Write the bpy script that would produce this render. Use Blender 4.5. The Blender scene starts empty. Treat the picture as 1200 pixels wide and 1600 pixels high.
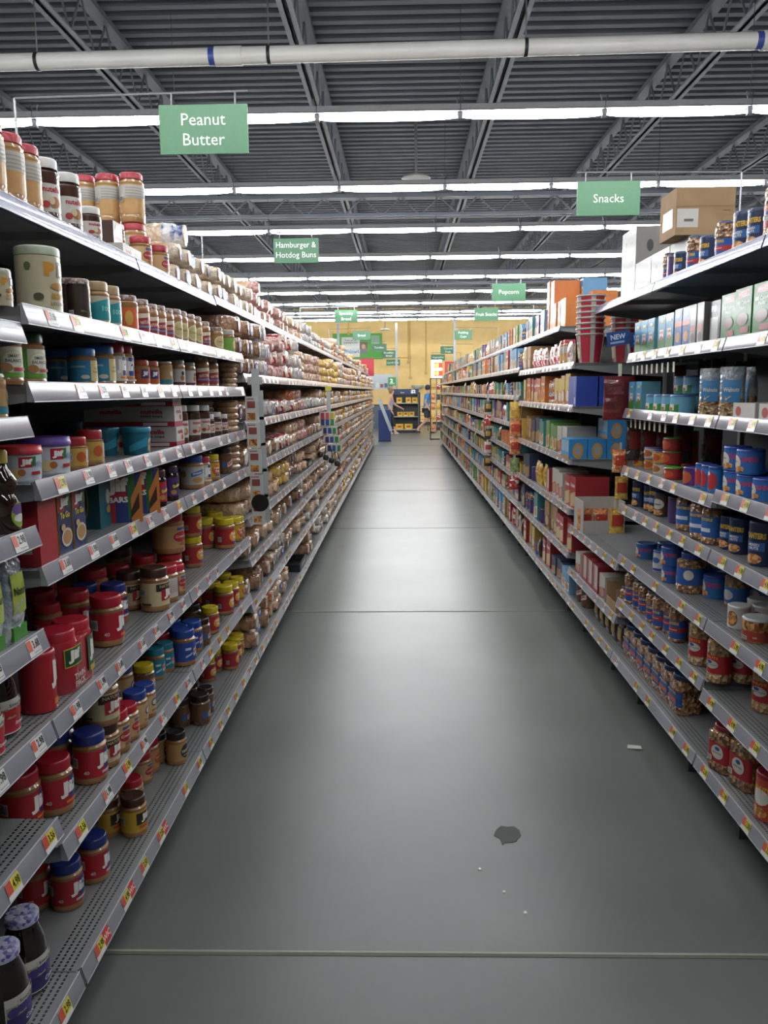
import bpy, math, random
from mathutils import Matrix, Vector
random.seed(7)
SC = bpy.context.scene
# ---------------------------------------------------------------- camera
CAM_H = 1.55
cd = bpy.data.cameras.new('camera'); cam = bpy.data.objects.new('camera', cd); SC.collection.objects.link(cam)
F = 1250.0; VX, VY, ROLL = 628.0, 611.0, -0.006
a = Vector(((VX-600)/F, -(VY-800)/F, -1.0)).normalized()          # aisle direction in camera space
up = Vector((math.sin(ROLL), math.cos(ROLL), 0)); up = (up - a*up.dot(a)).normalized()
rt = a.cross(up)
cam.matrix_world = Matrix(((rt.x, rt.y, rt.z, 0), (a.x, a.y, a.z, 0), (up.x, up.y, up.z, CAM_H), (0, 0, 0, 1)))
cd.sensor_fit = 'VERTICAL'; cd.sensor_height = 24.0; cd.lens = F/1600*24.0
cd.clip_start = 0.05; cd.clip_end = 200
SC.camera = cam
# ---------------------------------------------------------------- world, exposure
w = bpy.data.worlds.new('world'); SC.world = w; w.use_nodes = True
w.node_tree.nodes['Background'].inputs[0].default_value = (.5, .55, .6, 1)
w.node_tree.nodes['Background'].inputs[1].default_value = 0.3
SC.view_settings.view_transform = 'Standard'; SC.view_settings.look = 'None'
SC.view_settings.gamma = 1; SC.view_settings.use_curve_mapping = False
SC.view_settings.exposure = 1.55
TUBE = 20.0            # strength of the fluorescent tubes
# ---------------------------------------------------------------- helpers: materials
def lin(c):
    if isinstance(c, str):
        c = [int(c[i:i+2], 16)/255 for i in (0, 2, 4)]
    return tuple((v/12.92 if v <= .04045 else ((v+.055)/1.055)**2.4) for v in c[:3]) + (1,)
MC = {}
def M(c, rough=.5, metal=0.0, coat=0.0):
    k = (c, rough, metal, coat)
    if k in MC: return MC[k]
    m = bpy.data.materials.new('paint_'+str(c)); m.use_nodes = True
    nt = m.node_tree; b = nt.nodes['Principled BSDF']
    b.inputs['Roughness'].default_value = rough; b.inputs['Metallic'].default_value = metal
    b.inputs['Coat Weight'].default_value = coat; b.inputs['Coat Roughness'].default_value = .12
    n = nt.nodes.new('ShaderNodeTexNoise'); n.inputs['Scale'].default_value = 35; n.inputs['Detail'].default_value = 2
    tc = nt.nodes.new('ShaderNodeTexCoord'); nt.links.new(tc.outputs['Object'], n.inputs['Vector'])
    mx = nt.nodes.new('ShaderNodeMix'); mx.data_type = 'RGBA'
    L = lin(c); mx.inputs['A'].default_value = tuple(v*.9 for v in L[:3])+(1,); mx.inputs['B'].default_value = tuple(min(1, v*1.08) for v in L[:3])+(1,)
    nt.links.new(n.outputs['Fac'], mx.inputs['Factor']); nt.links.new(mx.outputs['Result'], b.inputs['Base Color'])
    MC[k] = m; return m
def nodes(name):
    m = bpy.data.materials.new(name); m.use_nodes = True; nt = m.node_tree
    return m, nt, nt.nodes['Principled BSDF']
def noisy(name, cols, scale=20, rough=.4, bump=0.0, bscale=60, coat=0.0, vor=False, detail=3, coatr=.1, coords='Object', stretch=None):
    m, nt, b = nodes(name)
    tc = nt.nodes.new('ShaderNodeTexCoord'); src = tc.outputs[coords]
    if stretch:
        mp = nt.nodes.new('ShaderNodeMapping'); mp.inputs['Scale'].default_value = stretch
        nt.links.new(src, mp.inputs['Vector']); src = mp.outputs['Vector']
    if vor:
        t = nt.nodes.new('ShaderNodeTexVoronoi'); t.inputs['Scale'].default_value = scale; out = t.outputs['Color']
        sp = nt.nodes.new('ShaderNodeSeparateColor'); nt.links.new(out, sp.inputs[0]); out = sp.outputs[0]
    else:
        t = nt.nodes.new('ShaderNodeTexNoise'); t.inputs['Scale'].default_value = scale; t.inputs['Detail'].default_value = detail; out = t.outputs['Fac']
    nt.links.new(src, t.inputs['Vector'])
    r = nt.nodes.new('ShaderNodeValToRGB'); nt.links.new(out, r.inputs[0])
    while len(r.color_ramp.elements) < len(cols): r.color_ramp.elements.new(.5)
    for i, (p, c) in enumerate(cols):
        r.color_ramp.elements[i].position = p; r.color_ramp.elements[i].color = lin(c)
    nt.links.new(r.outputs[0], b.inputs['Base Color'])
    b.inputs['Roughness'].default_value = rough; b.inputs['Coat Weight'].default_value = coat; b.inputs['Coat Roughness'].default_value = coatr
    if bump:
        if vor:
            n2 = nt.nodes.new('ShaderNodeTexVoronoi'); n2.inputs['Scale'].default_value = bscale; o2 = n2.outputs['Distance']
        else:
            n2 = nt.nodes.new('ShaderNodeTexNoise'); n2.inputs['Scale'].default_value = bscale; n2.inputs['Detail'].default_value = 2; o2 = n2.outputs['Fac']
        nt.links.new(src, n2.inputs['Vector'])
        bp = nt.nodes.new('ShaderNodeBump'); bp.inputs['Strength'].default_value = bump; bp.inputs['Distance'].default_value = .01
        nt.links.new(o2, bp.inputs['Height']); nt.links.new(bp.outputs[0], b.inputs['Normal']); nt.links.new(bp.outputs[0], b.inputs['Coat Normal'])
    return m
PB = noisy('peanut_butter_in_jar', [(.3, '8a5f38'), (.7, 'a87c4f')], 12, .3, coat=1.0, coatr=.06)
PBLIGHT = noisy('light_peanut_butter_in_jar', [(.3, 'a27a4c'), (.7, 'bf9564')], 12, .3, coat=1.0, coatr=.06)
CHOC = noisy('hazelnut_spread_in_jar', [(.3, '3a1e14'), (.7, '55301f')], 12, .3, coat=1.0, coatr=.06)
DARKNUT = noisy('chunky_dark_spread_in_jar', [(.35, '3d2418'), (.6, '7d5a3c')], 90, .3, coat=1.0, coatr=.06)
JAM = noisy('dark_jelly_in_glass', [(.3, '18060c'), (.7, '2c0c16')], 10, .1, coat=1.0, coatr=.03)
SYRUP = noisy('dark_syrup_in_bottle', [(.3, '1d0f08'), (.7, '38200f')], 10, .1, coat=1.0, coatr=.03)
NUTS = noisy('nuts_behind_clear_plastic', [(.0, '5e3b22'), (.5, '9a6c42'), (1, 'c79c6a')], 75, .35, bump=.8, bscale=75, coat=1.0, coatr=.08, vor=True)
PNUTS = noisy('pale_nuts_behind_clear_plastic', [(.0, '7a5632'), (.5, 'b58f5f'), (1, 'd9bd8d')], 75, .35, bump=.8, bscale=75, coat=1.0, coatr=.08, vor=True)
SNACKPIC = noisy('printed_picture_of_snacks', [(.0, '6b3a1e'), (.5, 'b9773a'), (1, 'e0b27a')], 70, .4, vor=True)
def film(name, cols, scale=14, bump=1.0, bs=48, vor=False, rough=.34, coat=1.0):
    return noisy(name, cols, scale, rough, bump=bump, bscale=bs, coat=coat, coatr=.09, vor=vor)
TANBUN = film('tan_buns_in_clear_film', [(.3, '9c7450'), (.5, 'c99f78'), (.72, 'e6ccb0')])
PALEBUN = film('pale_rolls_in_clear_film', [(.3, 'ab9074'), (.5, 'cfb99c'), (.72, 'e4d8c6')])
BROWNLOAF = film('brown_bread_in_clear_film', [(.3, '6b452a'), (.5, '9a6c48'), (.72, 'c09a78')])
DARKLOAF = film('dark_loaf_in_clear_film', [(.3, '5a3c2c'), (.5, '84604a'), (.72, 'b09078')])
WHITEFILM = film('white_printed_film', [(.3, 'b9b4ae'), (.6, 'ded8d2')], coat=.7)
REDFILM = film('red_dotted_film', [(.0, 'c22a2c'), (.62, 'd0383a'), (.66, 'ead9d2')], scale=26, vor=True)
PINKFILM = film('pink_printed_film', [(.35, 'ab3f4b'), (.5, 'd7b9ac'), (.7, 'c77b77')], scale=22)
BLUEFILM = film('blue_printed_film', [(.4, '31539b'), (.55, 'd8d9dc')], scale=20)
YELLOWFILM = film('yellow_printed_film', [(.35, 'c48c1c'), (.6, 'e5c056')], scale=18)
ORANGEFILM = film('orange_printed_film', [(.35, 'b5502a'), (.55, 'd98a4a'), (.7, 'e6c9a0')], scale=22)
GREENFILM = film('green_printed_film', [(.35, '3e6b34'), (.6, '9db36a')], scale=18)
DARKFILM = film('dark_printed_film', [(.35, '1d1a18'), (.6, '3c2f28')], scale=18)
WINEFILM = film('wine_red_film', [(.35, '4c0f16'), (.6, '701c22')], scale=18, bump=.3)
SILVER = film('silver_blue_film', [(.35, '8b97a2'), (.6, 'c9cfd2')], scale=10, rough=.25)
CARD = noisy('corrugated_cardboard', [(.3, '9b7d5c'), (.7, 'ab8d6b')], 8, .85, bump=.08, bscale=120)
STEEL = noisy('grey_painted_shelf_steel', [(.3, '7b7c7c'), (.7, '86878a')], 5, .42, bump=.02, bscale=200)
DARKSTEEL = noisy('dark_back_panel', [(.3, '232527'), (.7, '2c2e30')], 4, .6)
RAIL = noisy('grey_price_channel_plastic', [(.3, '8d8d96'), (.7, '9a9aa4')], 3, .28, coat=.6, coatr=.15)
RAILTOP = noisy('lilac_price_channel_plastic', [(.3, '404879'), (.7, '4b5484')], 3, .35, coat=.5)
def emis(name, c, s):
    m = bpy.data.materials.new(name); m.use_nodes = True; b = m.node_tree.nodes['Principled BSDF']
    b.inputs['Base Color'].default_value = lin(c); b.inputs['Emission Color'].default_value = lin(c); b.inputs['Emission Strength'].default_value = s
    return m
def perf_deck():
    m, nt, b = nodes('perforated_grey_shelf_deck')
    tc = nt.nodes.new('ShaderNodeTexCoord'); sp = nt.nodes.new('ShaderNodeSeparateXYZ'); nt.links.new(tc.outputs['Object'], sp.inputs[0])
    def mth(op, a_, b_=None, clamp=False):
        n = nt.nodes.new('ShaderNodeMath'); n.operation = op; n.use_clamp = clamp
        for i, v in enumerate((a_, b_)):
            if v is None: continue
            if isinstance(v, (int, float)): n.inputs[i].default_value = v
            else: nt.links.new(v, n.inputs[i])
        return n.outputs[0]
    # object x = depth measured back from the lip (the shelf's own origin sits at its lip)
    dx = mth('MULTIPLY', sp.outputs[0], -1.0)
    ax = mth('FRACT', mth('DIVIDE', dx, .0165)); ay = mth('FRACT', mth('DIVIDE', sp.outputs[1], .0125))
    hx = mth('LESS_THAN', mth('ABSOLUTE', mth('SUBTRACT', ax, .5)), .17); hy = mth('LESS_THAN', mth('ABSOLUTE', mth('SUBTRACT', ay, .5)), .33)
    i1 = mth('GREATER_THAN', dx, .0165); i2 = mth('LESS_THAN', dx, .0165*5)
    h = mth('MULTIPLY', mth('MULTIPLY', hx, hy), mth('MULTIPLY', i1, i2))
    n = nt.nodes.new('ShaderNodeTexNoise'); n.inputs['Scale'].default_value = 6; nt.links.new(tc.outputs['Object'], n.inputs['Vector'])
    r = nt.nodes.new('ShaderNodeValToRGB'); r.color_ramp.elements[0].color = lin('747676'); r.color_ramp.elements[1].color = lin('858787'); nt.links.new(n.outputs['Fac'], r.inputs[0])
    mx = nt.nodes.new('ShaderNodeMix'); mx.data_type = 'RGBA'; nt.links.new(h, mx.inputs['Factor']); nt.links.new(r.outputs[0], mx.inputs['A']); mx.inputs['B'].default_value = lin('101112')
    nt.links.new(mx.outputs['Result'], b.inputs['Base Color']); b.inputs['Roughness'].default_value = .38
    return m
PERF = perf_deck()
# ---------------------------------------------------------------- helpers: meshes
TXT = {}
def text_poly(s, bold=.0, shear=0.0):
    k = (s, bold, shear)
    if k in TXT: return TXT[k]
    c = bpy.data.curves.new('t', 'FONT'); c.body = s; c.size = 1; c.align_x = 'CENTER'; c.align_y = 'CENTER'; c.offset = bold; c.shear = shear; c.resolution_u = 2; c.space_line = .95
    o = bpy.data.objects.new('t', c); SC.collection.objects.link(o)
    me = bpy.data.meshes.new_from_object(o.evaluated_get(bpy.context.evaluated_depsgraph_get()))
    vs = [(v.co.x, v.co.y) for v in me.vertices]; fs = [tuple(p.vertices) for p in me.polygons if p.normal.z > 0 or True]
    bpy.data.objects.remove(o); bpy.data.curves.remove(c); bpy.data.meshes.remove(me)
    if vs:
        x0 = min(v[0] for v in vs); x1 = max(v[0] for v in vs); y0 = min(v[1] for v in vs); y1 = max(v[1] for v in vs)
        vs = [(v[0]-(x0+x1)/2, v[1]-(y0+y1)/2) for v in vs]
        TXT[k] = (vs, fs, x1-x0, y1-y0)
    else: TXT[k] = ([], [], 1, 1)
    return TXT[k]
class MB:
    def __init__(s): s.v = []; s.f = []; s.m = []; s.sm = []; s.mats = []
    def mi(s, m):
        if m not in s.mats: s.mats.append(m)
        return s.mats.index(m)
    def add(s, vs, fs, m, smooth=False):
        o = len(s.v); s.v += [tuple(p) for p in vs]; i = s.mi(m)
        for f in fs: s.f.append(tuple(o+k for k in f)); s.m.append(i); s.sm.append(smooth)
        return s
    def box(s, x0, x1, y0, y1, z0, z1, m, ms=None):
        vs = [(x, y, z) for z in (z0, z1) for y in (y0, y1) for x in (x0, x1)]
        fs = [(0, 2, 3, 1), (4, 5, 7, 6), (0, 1, 5, 4), (2, 6, 7, 3), (0, 4, 6, 2), (1, 3, 7, 5)]   # bottom top -y +y -x +x
        if ms:
            for f, mm in zip(fs, ms): s.add(vs, [f], mm)
            return s
        return s.add(vs, fs, m)
    def cbox(s, c, d, m, ms=None): return s.box(c[0]-d[0]/2, c[0]+d[0]/2, c[1]-d[1]/2, c[1]+d[1]/2, c[2]-d[2]/2, c[2]+d[2]/2, m, ms)
    def lathe(s, prof, m, n=24, cap=True, sx=1, sy=1, c=(0, 0), a0=0.0, a1=2*math.pi, pw=2.0):
        full = abs(a1-a0-2*math.pi) < 1e-6; k = n if full else n+1
        vs = []
        for r, z in prof:
            for i in range(k):
                t = a0+(a1-a0)*i/n; cc, ss = math.cos(t), math.sin(t)
                q = 1.0 if pw == 2 else (abs(cc)**pw+abs(ss)**pw)**(-1/pw)
                vs.append((c[0]+r*sx*cc*q, c[1]+r*sy*ss*q, z))
        fs = []
        for j in range(len(prof)-1):
            for i in range(n):
                i2 = (i+1) % k
                fs.append((j*k+i, j*k+i2, (j+1)*k+i2, (j+1)*k+i))
        s.add(vs, fs, m, True)
        if cap and full:
            o = len(s.v)-len(vs)
            s.f.append(tuple(o+i for i in range(k))[::-1]); s.m.append(s.mi(m)); s.sm.append(False)
            s.f.append(tuple(o+(len(prof)-1)*k+i for i in range(k))); s.m.append(s.mi(m)); s.sm.append(False)
        return s
    def tube(s, p, q, r, m, n=8):
        p = Vector(p); q = Vector(q); d = (q-p).normalized(); u = d.orthogonal().normalized(); w_ = d.cross(u)
        vs = [tuple(e+(u*math.cos(2*math.pi*i/n)+w_*math.sin(2*math.pi*i/n))*r) for e in (p, q) for i in range(n)]
        s.add(vs, [(i, (i+1) % n, n+(i+1) % n, n+i) for i in range(n)], m, True)
        s.add(vs, [tuple(range(n))[::-1], tuple(range(n, 2*n))], m); return s
    def build(s, name, angle=.7):
        me = bpy.data.meshes.new(name); me.from_pydata(s.v, [], s.f)
        for m in s.mats: me.materials.append(m)
        me.polygons.foreach_set('material_index', s.m); me.polygons.foreach_set('use_smooth', s.sm); me.update()
        try: me.set_sharp_from_angle(angle=angle)
        except Exception: pass
        return me
class Decal:
    """Draws print on a surface; fn(u, v, off) -> point."""
    def __init__(s, mb, fn, du=.008): s.mb = mb; s.fn = fn; s.l = 1; s.du = du
    def strip(s, us, top, bot, m, off=None):
        if off is None: s.l += 1; off = s.l*.00035
        vs = []; 
        for u in us: vs += [s.fn(u, bot(u), off), s.fn(u, top(u), off)]
        s.mb.add(vs, [(2*i, 2*i+2, 2*i+3, 2*i+1) for i in range(len(us)-1)], m, True)
    def us(s, a_, b_):
        n = max(1, int(math.ceil((b_-a_)/s.du))); return [a_+(b_-a_)*i/n for i in range(n+1)]
    def rect(s, u0, u1, v0, v1, c, **k): s.strip(s.us(u0, u1), lambda u: v1, lambda u: v0, c if not isinstance(c, str) else M(c, .45, 0, .3), **k)
    def quad(s, u0, u1, b0, b1, t0, t1, c):
        s.strip(s.us(u0, u1), lambda u: t0+(t1-t0)*(u-u0)/(u1-u0), lambda u: b0+(b1-b0)*(u-u0)/(u1-u0), c if not isinstance(c, str) else M(c, .45, 0, .3))
    def ell(s, u, v, ru, rv, c, n=8):
        us = [u-ru*math.cos(math.pi*i/n) for i in range(n+1)]
        h = lambda x: rv*math.sqrt(max(0, 1-((x-u)/ru)**2))
        s.strip(us, lambda x: v+h(x), lambda x: v-h(x), c if not isinstance(c, str) else M(c, .45, 0, .3))
    def text(s, t, u, v, h, c, bold=.03, shear=0.0, w=None, rot=0.0):
        vs, fs, W_, H_ = text_poly(t, bold, shear); k = h/H_; kx = k if w is None else w/W_
        s.l += 1; off = s.l*.00035; cr, sr = math.cos(rot), math.sin(rot)
        s.mb.add([s.fn(u+x*kx*cr-y*k*sr, v+x*kx*sr+y*k*cr, off) for x, y in vs], fs, c if not isinstance(c, str) else M(c, .45, 0, .3))
    def barcode(s, u, v, w_, h_):
        s.rect(u-w_/2, u+w_/2, v-h_/2, v+h_/2, 'd8d8d4')
        for i in range(6): s.rect(u-w_*.42+i*w_*.15, u-w_*.42+i*w_*.15+w_*(.05+.03*(i % 2)), v-h_*.35, v+h_*.4, '4a4a48')
def cyl(mb, R): return Decal(mb, lambda u, v, o: ((R+o)*math.cos(u/R), (R+o)*math.sin(u/R), v), R*.22)
def flat(mb, D): return Decal(mb, lambda u, v, o: (D+o, u, v), 1)
# ---------------------------------------------------------------- helpers: objects
COL = SC.collection
def put(name, me, parent=None, loc=(0, 0, 0), rz=0.0, sc=1.0):
    o = bpy.data.objects.new(name, me); COL.objects.link(o); o.location = loc
    if rz: o.rotation_euler = (0, 0, rz)
    if sc != 1: o.scale = (sc, sc, sc)
    if parent: o.parent = parent
    return o
def tag(o, label, cat, group=None, kind=None):
    assert 4 <= len(label.split()) <= 16, label
    o['label'] = label; o['category'] = cat
    if group: o['group'] = group
    if kind: o['kind'] = kind
    return o
def structure(name, mb, loc=(0, 0, 0)):
    o = put(name, mb.build(name), None, loc); o['kind'] = 'structure'; return o
def thing(name, mb, label, cat, loc=(0, 0, 0), rz=0.0, group=None, parts=()):
    o = put(name, mb.build(name) if mb else None, None, loc, rz)
    tag(o, label, cat, group)
    for pn, pm in parts: put(pn, pm.build(pn), o)
    return o
ORD = 'zeroth first second third fourth fifth sixth seventh eighth ninth tenth eleventh twelfth thirteenth fourteenth fifteenth sixteenth seventeenth eighteenth nineteenth twentieth'.split()
def ordw(n):
    if n <= 20: return ORD[n]
    t = {2: 'twenty', 3: 'thirty', 4: 'forty', 5: 'fifty', 6: 'sixty', 7: 'seventy', 8: 'eighty', 9: 'ninety'}[n//10]
    return t[:-1]+'ieth' if n % 10 == 0 else t+'-'+ORD[n % 10]
# ================================================================ SETTING
YB, YF, XW, ZC = -8.0, 37.0, 16.0, 5.3
def floor_mat():
    m, nt, b = nodes('worn_grey_polished_concrete')
    tc = nt.nodes.new('ShaderNodeTexCoord')
    def noise(s, d, st=None):
        n = nt.nodes.new('ShaderNodeTexNoise'); n.inputs['Scale'].default_value = s; n.inputs['Detail'].default_value = d
        if st:
            mp = nt.nodes.new('ShaderNodeMapping'); mp.inputs['Scale'].default_value = st; nt.links.new(tc.outputs['Object'], mp.inputs['Vector']); nt.links.new(mp.outputs[0], n.inputs['Vector'])
        else: nt.links.new(tc.outputs['Object'], n.inputs['Vector'])
        return n.outputs['Fac']
    r = nt.nodes.new('ShaderNodeValToRGB'); nt.links.new(noise(1.3, 5), r.inputs[0])
    r.color_ramp.elements[0].position = .3; r.color_ramp.elements[0].color = lin('575b57'); r.color_ramp.elements[1].position = .72; r.color_ramp.elements[1].color = lin('646965')
    r2 = nt.nodes.new('ShaderNodeValToRGB'); nt.links.new(noise(3, 6, (1, .35, 1)), r2.inputs[0])
    r2.color_ramp.elements[0].position = .45; r2.color_ramp.elements[0].color = (0, 0, 0, 1); r2.color_ramp.elements[1].position = .85; r2.color_ramp.elements[1].color = (.7, .7, .7, 1)
    mx = nt.nodes.new('ShaderNodeMix'); mx.data_type = 'RGBA'; nt.links.new(r2.outputs[0], mx.inputs['Factor']); nt.links.new(r.outputs[0], mx.inputs['A']); mx.inputs['B'].default_value = lin('757a76')
    nt.links.new(r.outputs[0], b.inputs['Base Color'])
    rr = nt.nodes.new('ShaderNodeMapRange'); nt.links.new(noise(.8, 2, (1, .5, 1)), rr.inputs['Value']); rr.inputs['To Min'].default_value = .24; rr.inputs['To Max'].default_value = .34
    b.inputs['Roughness'].default_value = .33
    b.inputs['Specular IOR Level'].default_value = .42
    return m
FLOOR = floor_mat()
structure('floor', MB().box(-XW, XW, YB, YF, -.1, 0, FLOOR))
JM = M('55594f', .7); JL = M('8d8f80', .6)
joints = [2.015+3.5*i for i in range(11)]
for i, y in enumerate(joints):
    structure('trim_%d' % (i+1), MB().box(-XW+.02, XW-.02, y-.006, y+.006, .0002, .0012, JM).box(-XW+.02, XW-.02, y+.006, y+.014, .0002, .0016, JL))
YW = noisy('yellow_painted_wall', [(.3, 'e3c07a'), (.7, 'ebca88')], 3, .75)
GW = noisy('grey_painted_wall', [(.3, '9a9890'), (.7, 'a5a39b')], 3, .8)
structure('wall_back', MB().box(-XW, XW, YF, YF+.2, 0, ZC, YW))
structure('wall_left', MB().box(-XW-.2, -XW, YB, YF, 0, ZC, GW))
structure('wall_right', MB().box(XW, XW+.2, YB, YF, 0, ZC, GW))
structure('wall_front', MB().box(-XW, XW, YB-.2, YB, 0, ZC, GW))
structure('baseboard_back', MB().box(-XW, XW, YF-.03, YF-.001, .003, .14, M('2c2c2c', .5)))
DECK = noisy('dark_grey_ribbed_steel_deck', [(.3, '71767f'), (.7, '7d828c')], 2, .6)
mb = MB().box(-XW, XW, YB, YF, ZC, ZC+.15, DECK)
y = YB+.1
while y < YF-.2:
    mb.box(-XW, XW, y, y+.09, ZC-.055, ZC, DECK); y += .2
structure('ceiling', mb)
# roof joists running along the aisle, girders across
JST = noisy('grey_painted_joist_steel', [(.3, '787d88'), (.7, '868b95')], 2, .55)
def joist(x, y0, y1, zb, zt, lab, along=True, wid=.13):
    root = put('roof_joist', None, None, (x, y0, zb)) if along else put('roof_girder', None, None, (y0, x, zb))
    L = y1-y0; H = zt-zb
    def P(u, v, z): return (v, u, z) if along else (u, v, z)
    def bb(u0, u1, v0, v1, z0, z1, m=JST):
        b_ = MB()
        if along: b_.box(v0, v1, u0, u1, z0, z1, m)
        else: b_.box(u0, u1, v0, v1, z0, z1, m)
        return b_
    b1 = bb(0, L, -wid/2, -.012, 0, .015); b2 = bb(0, L, .012, wid/2, 0, .015)
    for q, (v0, v1) in ((b1, (-.02, -.012)), (b2, (.012, .02))):
        t = bb(0, L, v0, v1, 0, .065); q.add(t.v, t.f, JST)
    put('bottom_chord', b1.add(b2.v, b2.f, JST).build('bottom_chord'), root)
    put('top_chord', bb(0, L, -wid/2, wid/2, H-.06, H-.002).build('top_chord'), root)
    wb = MB(); n = max(2, int(L/.62)); st = L/n
    for i in range(n):
        wb.tube(P(i*st, 0, .03), P((i+.5)*st, 0, H-.04), .012, JST, 6); wb.tube(P((i+.5)*st, 0, H-.04), P((i+1)*st, 0, .03), .012, JST, 6)
    put('web', wb.build('web'), root)
    tag(root, lab, 'roof joist' if along else 'roof girder', 'roof joists' if along else 'roof girders')
jx = [-12.95+2.0*i for i in range(14)]
for i, x in enumerate(jx):
    joist(x, YB+.1, YF-.1, 4.72, ZC-.056, 'grey open-web steel roof joist running lengthwise, %s from the left' % ordw(i+1))
for i, y in enumerate((5.2, 13.6, 22.0, 30.4)):
    joist(y, -XW+.1, XW-.1, 4.35, 4.7, 'deep grey steel girder crossing under the roof, %s from the camera' % ordw(i+1), False, .22)
# ---------------------------------------------------------------- fluorescent rows
LENS = emis('lit_fluorescent_tube', 'fbfdff', TUBE); HOUS = M('8f8f90', .6); CLIP = M('77777a', .35, .8)
hb = MB()
hb.box(-.602, .602, -.055, .055, .035, .085, HOUS)
hb.add([(-.602, -.055, .04), (.602, -.055, .04), (.602, -.095, .02), (-.602, -.095, .02), (-.602, .055, .04), (.602, .055, .04), (.602, .095, .02), (-.602, .095, .02)], [(0, 1, 2, 3), (7, 6, 5, 4)], HOUS)
hb.add([(-.602, -.055, .044), (.602, -.055, .044), (.602, -.095, .024), (-.602, -.095, .024), (-.602, .055, .044), (.602, .055, .044), (.602, .095, .024), (-.602, .095, .024)], [(3, 2, 1, 0), (4, 5, 6, 7)], HOUS)
HBM = hb.build('housing')
tb = MB(); prof = [(0.0, -.59), (.010, -.58), (.020, -.5), (.027, -.3), (.029, 0), (.027, .3), (.020, .5), (.010, .58), (0.0, .59)]
tb.lathe(prof, LENS, 10, False); TBM = tb.build('tube')
TBM.transform(Matrix.Rotation(math.pi/2, 4, 'Y'))
cb = MB().box(-.02, .02, -.02, .02, -.03, .035, CLIP).tube((-.0, -.0, .02), (-.03, 0, .16), .006, CLIP, 6).tube((0, 0, .02), (.03, 0, .16), .006, CLIP, 6)
CLM = cb.build('tube_clamp')
wm = MB().tube((0, 0, .08), (0, 0, 4.72-3.84), .003, CLIP, 5).build('hanger_wire')
ROWS = [-.1, 2.3, 4.75]+[7.2+2.42*i for i in range(9)]+[30.2, 33.6]  # last two rows are added lamps, put in to brighten the yellow wall
LR = ['row behind camera']*2
for ri, y in enumerate(ROWS):
    if y < 5: xs = range(-4, 4)
    else:
        n = int(min(13.0, (y*.56+1.8))/1.21); xs = range(-n, n+1)
    for j, k in enumerate(xs):
        x = -.10+1.21*k
        o = put('light_fixture', None, None, (x, y, 3.84 if y < 29 else 4.05+(y-29)*.12))
        put('tube', TBM, o, (0, 0, -.0)); put('housing', HBM, o); put('clamp', CLM, o, (.605, 0, 0))
        if k % 2 == 0: put('hanger_wire', wm, o, (.605, 0, 0))
        if y < 5: lab = 'lit fluorescent strip light overhead by the camera, %s from left, %s row overhead' % (ordw(j+1), ordw(ri+1))
        else: lab = 'lit fluorescent strip light, %s from left in the %s row ahead' % (ordw(j+1), ordw(ri-2))
        tag(o, lab, 'ceiling light', 'fluorescent strip lights')
# ---------------------------------------------------------------- pipe
PVC = noisy('white_plastic_pipe', [(.3, 'dcdad4'), (.7, 'e8e6e0')], 3, .4)
root = put('ceiling_pipe', MB().tube((-9, 7, 4.205), (9, 7, 4.365), .066, PVC, 20).build('ceiling_pipe'))
tag(root, 'long white plastic pipe crossing the aisle below the ceiling', 'pipe')
def pz(x): return 4.205+(x+9)*.16/18
for x in (-1.40, 3.02, -6.2, 7.4):
    put('coupling', MB().tube((x-.11, 7, pz(x-.11)), (x+.11, 7, pz(x+.11)), .074, PVC, 20).build('coupling'), root)
    b = put('blue_primer_band', MB().tube((x-.16, 7, pz(x-.16)), (x-.108, 7, pz(x-.108)), .0675, M('3d4f9a', .4), 20).build('blue_primer_band'), root)
for x in (-2.98, -1.07, 1.02, 4.1, -5, 6.2):
    hg = put('pipe_hanger', MB().tube((x, 7, pz(x)+.07), (x+.0, 7, ZC-.056), .006, M('a5a5a2', .4, .6), 8).build('pipe_hanger'), root)
    put('clamp_ring', MB().tube((x-.014, 7, pz(x)), (x+.014, 7, pz(x)), .071, M('232325', .5), 20).build('clamp_ring'), hg)
# ceiling discs
for (x, y, z, lab) in ((.21, 11.5, 4.40, 'round white ceiling speaker hanging under the roof beyond the pipe'), (-.9, 29, 4.2, 'far round white ceiling speaker above the aisle end'), (-.68, 33.5, 4.02, 'farthest small white dome hanging by the yellow wall')):
    t = MB().lathe([(.19, 0), (.2, .02), (.17, .05), (.07, .07)], M('b7b7b3', .5), 20)
    o = thing('ceiling_speaker', t, lab, 'speaker', (x, y, z))
    put('stem', MB().tube((0, 0, .06), (0, 0, ZC-.06-z), .02, M('8a8a88', .5), 8).build('stem'), o)
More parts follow.
